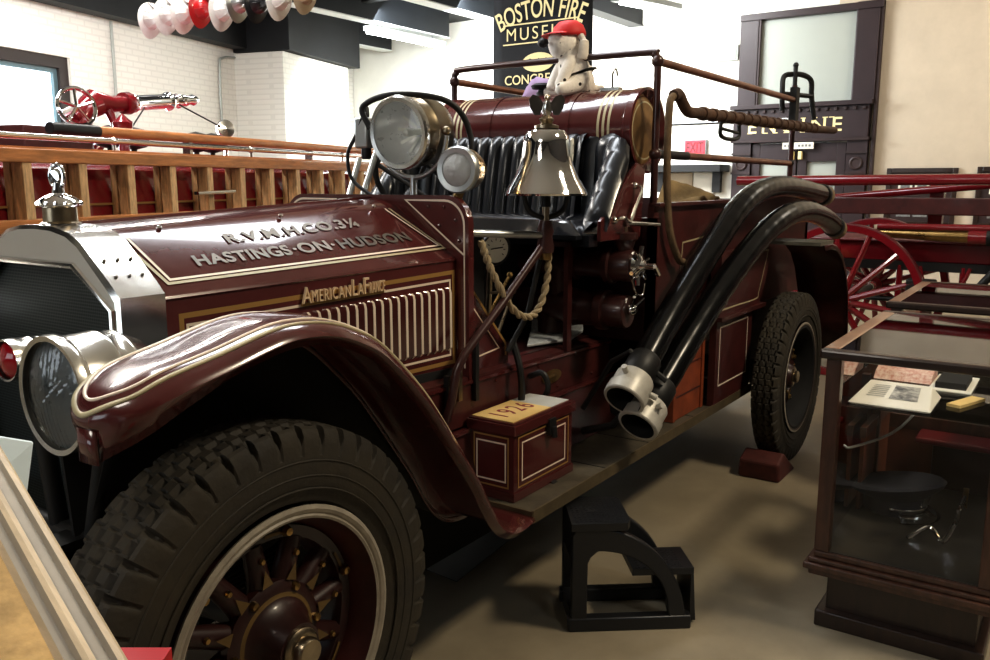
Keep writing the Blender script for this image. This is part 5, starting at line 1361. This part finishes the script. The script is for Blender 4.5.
b = MB(); b.tube(bez([(3.75, 2.0, 1.1), (3.75, 2.0, 1.5), (3.9, 2.0, 1.6), (4.1, 2.0, 1.52), (4.15, 2.0, 1.2)], 6), .06, 'black_rubber_hose', 14); b.tube(bez([(3.7, 2.3, 1.1), (3.75, 2.3, 1.42), (3.95, 2.3, 1.5), (4.4, 2.25, 1.45)], 6), .05, 'black_rubber_hose', 14)
tag(b.build('coiled_hose'), 'black hose looped in the hose bed behind the barrel tank', 'hose')

# stuffed dog on the tank
def plush_dog():
    o = V((3.49, 1.985, 1.938))
    fx = V((-.80, .15, 0)).normalized(); fx = V((-.74, .60, 0)).normalized()    # facing left in the picture
    sx = V((-fx.y, fx.x, 0)); 
    mx = Matrix(((fx.x, sx.x, 0, o.x), (fx.y, sx.y, 0, o.y), (0, 0, 1, o.z), (0, 0, 0, 1))) @ Matrix.Diagonal((1.22, 1.2, 1.12, 1))
    t = thing('plush_dog', 'spotted white plush dog in a red cap sitting on the barrel tank', 'toy dog', o)
    # one continuous body grown with metaball-like skin
    me = bpy.data.meshes.new('dog_body')
    P = [((-.02, 0, .055), .060), ((0, 0, .11), .052), ((.015, 0, .155), .036), ((.022, 0, .205), .062), ((.058, 0, .198), .050), ((.095, 0, .188), .046),
         ((.01, .05, .035), .032), ((.06, .065, .018), .024), ((.095, .07, .015), .020), ((.01, -.05, .035), .032), ((.06, -.065, .018), .024), ((.095, -.07, .015), .020),
         ((.03, .045, .125), .024), ((.055, .05, .07), .020), ((.075, .045, .018), .020), ((.03, -.045, .125), .024), ((.055, -.05, .07), .020), ((.075, -.045, .018), .020), ((-.08, 0, .03), .014), ((-.12, .02, .035), .009)]
    E_ = [(0,1),(1,2),(2,3),(3,4),(4,5),(0,6),(6,7),(7,8),(0,9),(9,10),(10,11),(1,12),(12,13),(13,14),(1,15),(15,16),(16,17),(0,18),(18,19)]
    me.from_pydata([tuple(mx @ V(p) - o) for p, r in P], E_, []); ob = bpy.data.objects.new('dog_body', me); COL.objects.link(ob); ob.parent = t
    sk = ob.modifiers.new('skin', 'SKIN'); 
    for i, (p, r) in enumerate(P):
        me.skin_vertices[0].data[i].radius = (r * 1.35, r * 1.35)
    me.skin_vertices[0].data[0].use_root = True
    ss = ob.modifiers.new('sub', 'SUBSURF'); ss.levels = 2; ss.render_levels = 2
    me.materials.append(M['plush_spots'])
    for p in me.polygons: p.use_smooth = True
    sk.use_smooth_shade = True
    b = MB(mx); b.ball((.120, 0, .200), .021, 'plush_black', 12, (1, 1.1, .9)); lbl(b.build('nose', t), 'black nose')
    for s in (-1, 1):
        b = MB(mx); b.ball((.066, s * .034, .228), .006, 'plush_black', 8); b.build('eye', t)
        b = MB(mx); b.tube(bez([(-.008, s * .050, .228), (-.014, s * .064, .20), (-.012, s * .068, .16), (-.01, s * .062, .135)], 5), [.012]*5 + [.019]*6 + [.021]*4 + [.016], 'plush', 10); b.build('ear', t)
    b = MB(mx); b.lathe([(.062, .228), (.062, .242), (.054, .268), (.034, .286), (.0, .292)], (.0, 0, 0), (.08, 0, 1), 'cap_red', 24)
    rows = []
    for r in (.05, .075, .098): rows.append([(.02 + cos(a)*r*1.05, sin(a)*r*.85, .242 + .004 - (r - .05) * .35) for a in [-1.2 + 2.4*k/12 for k in range(13)]])
    b.grid(rows, 'cap_red'); lbl(b.build('cap', t, solid=.003), 'red cap')
def plush_mat():
    m = mat('plush_spots', (0.86, 0.79, 0.70), 0.95, bump=0.35, bscale=90); nt = m.node_tree; N = nt.nodes; L = nt.links
    tc = N.new('ShaderNodeTexCoord'); v = N.new('ShaderNodeTexVoronoi'); v.inputs['Scale'].default_value = 22
    L.new(tc.outputs['Object'], v.inputs['Vector'])
    r = N.new('ShaderNodeValToRGB'); r.color_ramp.elements[0].position = .16; r.color_ramp.elements[1].position = .20
    r.color_ramp.elements[0].color = (.02, .018, .016, 1); r.color_ramp.elements[1].color = (.90, .85, .78, 1)
    L.new(v.outputs['Distance'], r.inputs['Fac']); L.new(r.outputs['Color'], N['Principled BSDF'].inputs['Base Color'])
plush_mat(); plush_dog()
b = MB(); rows = []
for i in range(11):
    u = i / 10 * 2 - 1; row = []
    for j in range(9):
        v = j / 8 * 2 - 1; row.append((3.57 + .05 * v, 2.21 + .10 * u, 1.915 + .125 * (1 - abs(u) ** 3) * (1 - v * v * .8) + .006 * sin(8*u + 5*v)))
    rows.append(row)
b.grid(rows, 'lavender'); tag(b.build('lavender_cloth', solid=.004), 'crumpled lavender cloth on the barrel tank beside the plush dog', 'cloth')
# number card on the tool box
t = thing('number_card', 'yellow card reading 1926 lying on the maroon running board tool box', 'card', (2.545, 1.64, .735))
b = MB(); b.box(2.352, 2.60, 1.553, 1.728, .7355, .738, 'card_yellow'); b.box(2.60, 2.735, 1.553, 1.728, .7355, .7375, 'card_grey'); b.build('card_sheet', t, flat=True)
b = MB(); b.text('1926', lambda u, v, z: (2.395 + u, 1.605 + v, .7385), 'ink_red', width=.19, height=.085, bold=.012, spacing=1.3); lbl(b.build('year_number', t, flat=True, fix=False), 'dark red number 1926')
b = MB(); b.box(3.58, 3.95, 1.49, 1.64, .455, .84, 'orange_box'); b.box(3.57, 3.958, 1.48, 1.65, .84, .86, 'orange_box')
for x in (3.58, 3.92): b.box(x, x + .03, 1.482, 1.49, .455, .84, 'orange_box')
for z in (.56, .70): b.box(3.61, 3.92, 1.487, 1.49, z, z + .008, 'maroon_dull')
tag(b.build('wooden_box', flat=True, bevel=.004), 'reddish-orange wooden box standing on the running board behind the hoses', 'box')

# ------------------------------------------------------------------ floor things
b = MB(); b.hexa([(4.32, 1.19, 0), (4.62, 1.19, 0), (4.62, 1.41, 0), (4.32, 1.41, 0)], [(4.31, 1.195, .10), (4.41, 1.195, .14), (4.41, 1.405, .14), (4.31, 1.405, .10)], 'chock_red')
tag(b.build('wheel_chock', flat=True, bevel=.012), 'dull red wheel chock in front of the rear tyre', 'wheel chock')
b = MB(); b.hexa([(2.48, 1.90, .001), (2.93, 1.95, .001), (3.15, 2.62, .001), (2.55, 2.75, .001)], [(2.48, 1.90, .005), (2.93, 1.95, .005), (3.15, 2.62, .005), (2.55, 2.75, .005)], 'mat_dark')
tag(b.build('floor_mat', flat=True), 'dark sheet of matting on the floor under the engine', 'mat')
b = MB(); b.hexa([(2.75, 2.35, .006), (3.05, 2.40, .006), (3.15, 2.9, .006), (2.8, 2.9, .006)], [(2.75, 2.35, .010), (3.05, 2.40, .010), (3.15, 2.9, .010), (2.8, 2.9, .010)], 'paper_grey')
M['paper_grey'] = mat('paper_grey', (.30, .34, .38), .35)
tag(b.build('drip_sheet', flat=True), 'pale grey sheet lying under the middle of the engine', 'sheet')

def step_stool():
    A = V((2.41, 1.345, 0)); d1 = V((.62, -.785, 0)).normalized(); d2 = V((.785, .62, 0)).normalized()
    W = .25
    t = thing('step_stool', 'small black plastic two-step stool with arched sides on the concrete floor', 'step stool', A)
    mx = Matrix(((d1.x, d2.x, 0, A.x), (d1.y, d2.y, 0, A.y), (0, 0, 1, 0), (0, 0, 0, 1)))
    def side(y0, y1):
        b = MB(mx); n = 16
        # outer outline: upright back leg, top, sweeping front curve down to the toe
        out = [(.0, 0), (.0, .36), (.012, .38)] + [(.05 + .355 * sin(pi/2 * k / n), .385 - .365 * (1 - cos(pi/2 * k / n))) for k in range(n + 1)] + [(.415, 0)]
        inn = [(.055, .05), (.055, .25), (.065, .272)] + [(.09 + .25 * sin(pi/2 * k / n), .295 - .22 * (1 - cos(pi/2 * k / n))) for k in range(n + 1)] + [(.345, .05)]
        k = len(out)
        rows = [[(x, y0, z) for x, z in out], [(x, y1, z) for x, z in out], [(x, y1, z) for x, z in inn], [(x, y0, z) for x, z in inn]]
        b.grid(rows, 'black_plastic', closed_u=True)
        # foot bar
        b.box(-.01, .425, y0 - .004, y1 + .004, 0, .05, 'black_plastic')
        return b.build('side_panel', t, bevel=.006)
    side(0, .035); side(W - .035, W)
    b = MB(mx); b.prism([(-.005, -.004, .372), (.19, -.004, .372), (.205, .03, .372), (.205, W - .02, .372), (.185, W + .004, .372), (.06, W + .004, .372), (.0, W - .06, .372)], (0, 0, .028), 'black_plastic')
    for k in range(11):
        for j in range(11):
            if k < 3 and j > 7: continue
            b.box(.01 + k*.017, .02 + k*.017, .012 + j*.0205, .024 + j*.0205, .40, .402, 'black_plastic')
    b.box(.07, .095, W/2 - .03, W/2 - .005, .4005, .4025, 'black_void'); b.build('top_step', t, flat=True, bevel=.004)
    b = MB(mx); b.box(.22, .44, .037, W - .037, .185, .21, 'black_plastic'); b.hexa([(.43, .037, .01), (.452, .037, .01), (.452, W - .037, .01), (.43, W - .037, .01)], [(.43, .037, .185), (.44, .037, .185), (.44, W - .037, .185), (.43, W - .037, .185)], 'black_plastic')
    for k in range(9):
        for j in range(8): b.box(.24 + k*.019, .25 + k*.019, .045 + j*.0195, .056 + j*.0195, .21, .212, 'black_plastic')
    b.build('lower_step', t, flat=True, bevel=.004)
    for z0, z1 in ((.25, .372), (0, .06)):
        b = MB(mx); b.box(.0, .03, .035, W - .035, z0, z1, 'black_plastic'); b.build('back_brace', t, flat=True)
step_stool()

# ------------------------------------------------------------------ display cases
def display_case(x0, x1, y0, y1, top, label, shelf=True):
    t = thing('display_case', label, 'display case', ((x0+x1)/2, (y0+y1)/2, 0), 'glazed oak display cases')
    zb = .285
    b = MB(); b.box(x0 + .05, x1 - .05, y0 + .04, y1 - .04, .055, .20, 'dark_wood'); b.box(x0 + .015, x1 - .015, y0 + .012, y1 - .012, 0, .06, 'dark_wood'); b.build('plinth', t, flat=True, bevel=.006)
    b = MB()
    b.box(x0 - .012, x1 + .012, y0 - .012, y1 + .012, .20, .222, 'case_wood'); b.box(x0 - .028, x1 + .028, y0 - .028, y1 + .028, .222, .245, 'case_wood'); b.box(x0 - .015, x1 + .015, y0 - .015, y1 + .015, .245, .262, 'case_wood'); b.box(x0, x1, y0, y1, .262, .285, 'case_wood')
    b.build('base_moulding', t, flat=True, bevel=.005)
    b = MB(); b.box(x0 + .01, x1 - .01, y0 + .01, y1 - .01, .272, .288, 'case_floor'); b.build('case_floor', t, flat=True)
    w = .048
    for (x, y) in ((x0, y0), (x0, y1 - w), (x1 - w, y0), (x1 - w, y1 - w)):
        b = MB(); b.box(x, x + w, y, y + w, zb, top - .03, 'case_wood'); b.build('corner_post', t, flat=True, bevel=.004)
    b = MB(); z0, z1 = top - .032, top
    b.box(x0 - .02, x0 + .03, y0 - .02, y1 + .02, z0, z1, 'dark_wood'); b.box(x1 - .03, x1 + .02, y0 - .02, y1 + .02, z0, z1, 'dark_wood')
    b.box(x0 + .03, x1 - .03, y1 - .035, y1 + .02, z0, z1, 'case_top_wood'); b.box(x0 + .03, x1 - .03, y0 - .02, y0 + .035, z0, z1, 'case_top_wood')
    b.build('top_frame', t, flat=True, bevel=.008)
    b = MB(); b.box(x0 + .03, x1 - .03, y0 + .035, y1 - .035, z1 - .008, z1 - .002, 'clear_glass'); b.build('glass_top', t, flat=True)
    b = MB(); e = .02
    b.poly([(x0 + e, y0 + w, zb), (x0 + e, y1 - w, zb), (x0 + e, y1 - w, z0), (x0 + e, y0 + w, z0)], 'clear_glass')
    b.build('front_glass', t, flat=True)
    b = MB(); b.poly([(x0 + w, y1 - e, zb), (x1 - w, y1 - e, zb), (x1 - w, y1 - e, z0), (x0 + w, y1 - e, z0)], 'clear_glass'); b.build('side_glass', t, flat=True)
    b = MB(); b.poly([(x0 + w, y0 + e, zb), (x1 - w, y0 + e, zb), (x1 - w, y0 + e, z0), (x0 + w, y0 + e, z0)], 'clear_glass'); b.build('side_glass', t, flat=True)
    if shelf:
        b = MB(); sz = .80
        b.box(x0 + .06, x1 - .08, y0 + .06, y1 - .06, sz, sz + .006, 'clear_glass'); b.build('glass_shelf', t, flat=True)
        b = MB(); b.tube(bez([(x0 + .06, y1 - .06, .66), (x0 + .08, y1 - .09, .655), (x0 + .3, y1 - .2, .69), (x0 + .75, y1 - .26, .79)], 5), .005, 'nickel_satin', 8); b.build('shelf_rod', t)
    b = MB(); b.box(x0 + .48, x1 - .05, y1 - .05, y1 - .035, .288, .60, 'orange_panel'); b.box(x0 + .47, x1 - .05, y1 - .055, y1 - .032, .58, .62, 'case_wood'); b.box(x0 + .70, x0 + .74, y1 - .06, y1 - .03, .288, .78, 'case_wood'); b.build('side_panel', t, flat=True)
    b = MB()
    b.box(x1 - .04, x1 - .015, y0 + w, y1 - w, zb, .52, 'orange_panel'); b.box(x1 - .042, x1 - .015, y0 + w, y1 - w, .5, .56, 'case_wood')
    b.build('back_panel', t, flat=True)
    return t
mat('case_floor', (0.055, 0.048, 0.038), 0.35, noise=0.35, nscale=5, rvar=.1)
mat('orange_panel', (0.17, 0.05, 0.02), 0.5, noise=0.4)
display_case(2.93, 3.97, .125, .675, 1.0, 'near glazed wooden display case with a white plaque and dark cap inside')
display_case(4.30, 5.30, .10, .72, 1.0, 'farther glazed display case behind the near one, its top below the red wheel', shelf=True)
# contents of the near case
def plaque():
    t = thing('sloped_plaque', 'white sloped plaque with a grey drawing on the glass shelf of the near case', 'plaque', (3.14, .46, .806))
    b = MB(); y0, y1 = .36, .62; sx = 3.02
    b.hexa([(sx, y0, .806), (sx + .25, y0, .806), (sx + .25, y1, .806), (sx, y1, .806)], [(sx + .01, y0 + .01, .812), (sx + .235, y0 + .03, .845), (sx + .235, y1 - .03, .845), (sx + .01, y1 - .01, .812)], 'paper')
    b.build('plaque_block', t, flat=True, bevel=.004)
    f = bil([(sx + .012, y1 - .012, .8125), (sx + .012, y0 + .012, .8125), (sx + .232, y0 + .035, .8453), (sx + .232, y1 - .035, .8453)])
    b = MB(); b.poly([f(.45, .25, .001), f(.85, .25, .001), f(.85, .85, .001), f(.45, .85, .001)], 'photo_print')
    for k in range(7): v = .3 + .08*k; b.ribbon([f(.12, v), f(.38, v + .01)], f.n(.5, .5), .004, 'photo_grey')
    b.build('plaque_drawing', t, flat=True, fix=False)
mat('photo_print', (0.62, 0.60, 0.55), 0.6, noise=0.9, nscale=26, col2=(.08, .08, .09))
plaque()
b = MB(); b.hexa([(3.45, .42, .807), (3.62, .42, .807), (3.62, .62, .807), (3.45, .62, .807)], [(3.49, .42, .835), (3.63, .42, .87), (3.63, .62, .87), (3.49, .62, .835)], 'pink_print'); tag(b.build('printed_booklet', flat=True, bevel=.003), 'pink patterned booklet behind the white plaque in the near case', 'booklet')
b = MB(); b.box(3.40, 3.6, .30, .40, .807, .835, 'ink_black'); b.box(3.36, 3.66, .28, .42, .806, .812, 'paper'); tag(b.build('black_case', flat=True, bevel=.006), 'small black case lying on white paper behind the sloped plaque', 'box')
b = MB(); b.bar((3.14, .31, .8125), (3.30, .25, .8125), .045, .01, 'card_yellow'); tag(b.build('yellow_strip', flat=True), 'yellowed printed strip on the glass shelf of the near case', 'strip')
b = MB(); b.box(3.84, 3.90, .20, .44, .288, .49, 'maroon_deep'); b.box(3.76, 3.92, .14, .50, .49, .515, 'red_paint_dull')
tag(b.build('red_tray', flat=True, bevel=.008), 'dull red tray at the back of the near display case', 'tray')
def dress_cap():
    o = V((3.48, .515, .29)); t = thing('dress_cap', 'dark navy peaked fire officer cap on the floor of the near case', 'cap', o)
    fw = V((-.35, -.94, 0)).normalized(); sd = V((-fw.y, fw.x, 0))
    mx = Matrix(((fw.x, sd.x, 0, o.x), (fw.y, sd.y, 0, o.y), (0, 0, 1, o.z), (0, 0, 0, 1))); b = MB(mx); rows = []
    for r, z, tilt in ((.095, .005, 0), (.098, .05, 0), (.10, .065, .1), (.145, .10, .18), (.150, .112, .2), (.14, .122, .2), (.07, .125, .2), (0.0, .135, .2)):
        r *= 1.1; rows.append([(cos(a)*r*1.08, sin(a)*r, z + tilt * cos(a) * r) for a in [2*pi*k/32 for k in range(32)]])
    b.grid(rows, 'navy_cloth', closed_v=True); b.build('cap_crown', t)
    b = MB(mx); rows = []
    for r, dz in ((.1, .02), (.125, .008), (.155, -.012)): rows.append([(cos(a)*r*1.08, sin(a)*r*.98, .012 + dz * 1.0 + .004) for a in [-.95 + 1.9*k/14 for k in range(15)]])
    b.grid(rows, 'visor', ); lbl(b.build('visor', t, solid=.004), 'glossy black visor')
    b = MB(mx); b.tube([(cos(a)*.112, sin(a)*.104, .036) for a in [-1.1 + 2.2*k/16 for k in range(17)]], .006, 'nickel', 8); b.prism([(.115, -.02, .05), (.115, .02, .05), (.122, .026, .085), (.124, 0, .105), (.122, -.026, .085)], (.006, 0, 0), 'nickel')
    for s in (-1, 1): b.ball((cos(1.15*s)*.112, sin(1.15*s)*.106, .036), .01, 'nickel', 8)
    lbl(b.build('cap_badge', t), 'silver badge and strap')
mat('visor', (.01, .01, .01), .12, coat=.5)
dress_cap()
def badge():
    t = thing('metal_bracket', 'bright bent metal badge stand beside the navy cap in the near case', 'badge', (3.25, .33, .29))
    b = MB(); b.tube(bez([(3.20, .42, .295), (3.26, .36, .33), (3.22, .31, .30), (3.28, .28, .36), (3.25, .27, .42), (3.28, .26, .46)], 5), .008, 'chrome', 8); b.prism([(3.27, .25, .42), (3.30, .27, .42), (3.31, .27, .48), (3.28, .25, .49)], (.006, 0, 0), 'brass'); b.build('bracket', t)
badge()

# ------------------------------------------------------------------ foreground left: framed board, card, red stand
def reading_board():
    P0 = V((.505, 1.129, 1.215)); e = V((-.17869, -.93018, -.32067)); w = V((-.98390, .16894, .05824)); n = V((0, -.3259, .9454))
    t = thing('framed_board', 'sloping cork notice board with grooved beige frame in the front left corner', 'notice board', (.2, .9, 0))
    def q(a, c, h=0.0): return P0 + e * a + w * c + n * h
    a0, a1, c1 = -.12, .62, .75
    prof = [(0.0, -.02), (0.0, .0), (.004, .004), (.010, .004), (.013, -.002), (.024, -.003), (.027, .003), (.033, .005), (.038, .003), (.041, -.004), (.049, -.006), (.054, -.012), (.054, -.02)]
    b = MB()
    def rail(p0, p1, inn, along):   # mitred moulding
        rows = []
        for s in (0, 1):
            r = []
            for c, h in prof:
                base = p0 if s == 0 else p1
                r.append((base, c, h))
            rows.append(r)
        return rows
    def mould(fa, fb):
        A = [fa(c, h) for c, h in prof]; B = [fb(c, h) for c, h in prof]
        b.grid([A, B], 'frame_beige', mf=lambda i, j: 'frame_groove' if j in (3, 4, 5, 8, 9) else 'frame_beige')
    mould(lambda c, h: q(a0 + c, c, h), lambda c, h: q(a1 - c, c, h))
    mould(lambda c, h: q(a0 + c, c1 - c, h), lambda c, h: q(a1 - c, c1 - c, h))
    mould(lambda c, h: q(a0 + c, c, h), lambda c, h: q(a0 + c, c1 - c, h))
    mould(lambda c, h: q(a1 - c, c, h), lambda c, h: q(a1 - c, c1 - c, h))
    b.build('frame', t, ang=20)
    b = MB(); b.hexa([q(a0 + .05, .05, -.02), q(a1 - .05, .05, -.02), q(a1 - .05, c1 - .05, -.02), q(a0 + .05, c1 - .05, -.02)], [q(a0 + .05, .05, -.012), q(a1 - .05, .05, -.012), q(a1 - .05, c1 - .05, -.012), q(a0 + .05, c1 - .05, -.012)], 'cork'); b.build('cork_panel', t, flat=True)
    b = MB()
    for a, c in ((a0 + .1, .1), (a1 - .1, .1), (a0 + .1, c1 - .1), (a1 - .1, c1 - .1)):
        p = q(a, c, -.02); b.bar(p, (p.x, p.y, 0), .04, .04, 'frame_groove', up=(0, 1, 0))
    b.build('leg', t, flat=True)
    k = thing('blue_card', 'pale blue card standing behind the framed cork board', 'card', q(-.03, .1, 0))
    b = MB(); p = V((.575, 1.30, 1.165)); u = V((.16, -.02, -.01)); v = V((-.0, .04, -.12))
    b.prism([q(-.10, .01, .006), V((.60, 1.24, 1.172)), V((.535, 1.175, 1.10)), V((.40, 1.25, 1.10))] if False else [V((.52, 1.37, 1.196)), V((.630, 1.30, 1.155)), V((.600, 1.275, 1.08)), V((.47, 1.30, 1.06))], (.0, .004, .002), 'paper_blue'); b.build('card_sheet', k, flat=True)
    b = MB(); b.bar((.545, 1.305, 1.07), (.545, 1.305, 0), .02, .02, 'black_iron', up=(0, 1, 0)); b.build('card_stand', k, flat=True)
reading_board()
t = thing('red_stand', 'red plastic stand head poking up beside the front tyre', 'stand', (.68, 1.12, 0))
mxs = Matrix.Translation((.66, 1.095, 0)) @ Matrix.Rotation(radians(34.7), 4, 'Z')
b = MB(mxs); b.box(-.02, .02, -.035, .045, .743, .856, 'red_plastic'); b.box(-.0215, -.02, -.022, .03, .823, .840, 'ink_black'); b.build('stand_head', t, flat=True, bevel=.004)
b = MB(mxs); b.box(-.015, .015, -.02, .02, .03, .743, 'red_plastic'); b.box(-.09, .09, -.09, .09, 0, .03, 'red_plastic'); b.build('stand_post', t, flat=True, bevel=.004)

# ------------------------------------------------------------------ light
def area(name, loc, target, sx, sy, power, col=(1, 1, 1)):
    l = bpy.data.lights.new(name, 'AREA'); l.shape = 'RECTANGLE'; l.size = sx; l.size_y = sy; l.energy = power; l.color = col
    o = bpy.data.objects.new(name, l); COL.objects.link(o); o.location = loc
    o.rotation_euler = (V(target) - V(loc)).to_track_quat('-Z', 'Y').to_euler(); return o
area('back_wall_light', (9.6, 7.6, 3.7), (12.0, 7.6, 1.8), 3.0, 1.0, 480, (.95, 1, 1))
area('back_right_light', (10.2, 5.2, 4.2), (12.4, 5.6, 2.2), 1.2, 0.8, 110, (.97, 1, 1))
area('wall_wash_light', tuple(R(6.5, 5.6, 3.9)), tuple(R(8.6, 8, 1.6)), 3.5, 0.6, 170, (1, 1, .97))
area('window_light', tuple(R(6.8, 7.9, 2.2)), tuple(R(6.0, 0, 0.9)), 2.4, 1.7, 300, (.86, .93, 1))
area('left_aisle_light', (3.2, 5.9, 4.1), (3.6, 4.4, 1.2), 4.0, .5, 230, (1, .96, .9))
area('middle_light', (3.3, 3.4, 4.9), (2.6, 2.4, 1.0), 3.5, .8, 130, (.90, .95, 1))
area('front_light', (3.4, -1.5, 4.6), (3.4, .9, 0), .8, .5, 125, (1, .87, .66))
sp = bpy.data.lights.new('floor_spot', 'SPOT'); sp.energy = 170; sp.spot_size = radians(34); sp.spot_blend = 1.0; sp.color = (.85, .93, 1); sp.shadow_soft_size = .3
so = bpy.data.objects.new('floor_spot', sp); COL.objects.link(so); so.location = (.9, -2.2, 4.0); so.rotation_euler = (V((2.6, .15, 0)) - V((.9, -2.2, 4.0))).to_track_quat('-Z', 'Y').to_euler()
area('corner_light', (-.8, 1.6, 3.2), (.4, 1.0, 1.1), .8, .8, 22, (1, .93, .82))
area('back_warm_light', (9.5, -1.0, 4.6), (11.5, 1.5, 1.5), 2.0, 1.0, 120, (1, .90, .76))
wd = bpy.data.worlds.new('world'); SC.world = wd; wd.use_nodes = True
bg = wd.node_tree.nodes['Background']; bg.inputs['Color'].default_value = (.9, .95, 1, 1); bg.inputs['Strength'].default_value = .12
SC.view_settings.view_transform = 'Standard'; SC.view_settings.look = 'None'; SC.view_settings.exposure = 0.28; SC.view_settings.gamma = 0.86
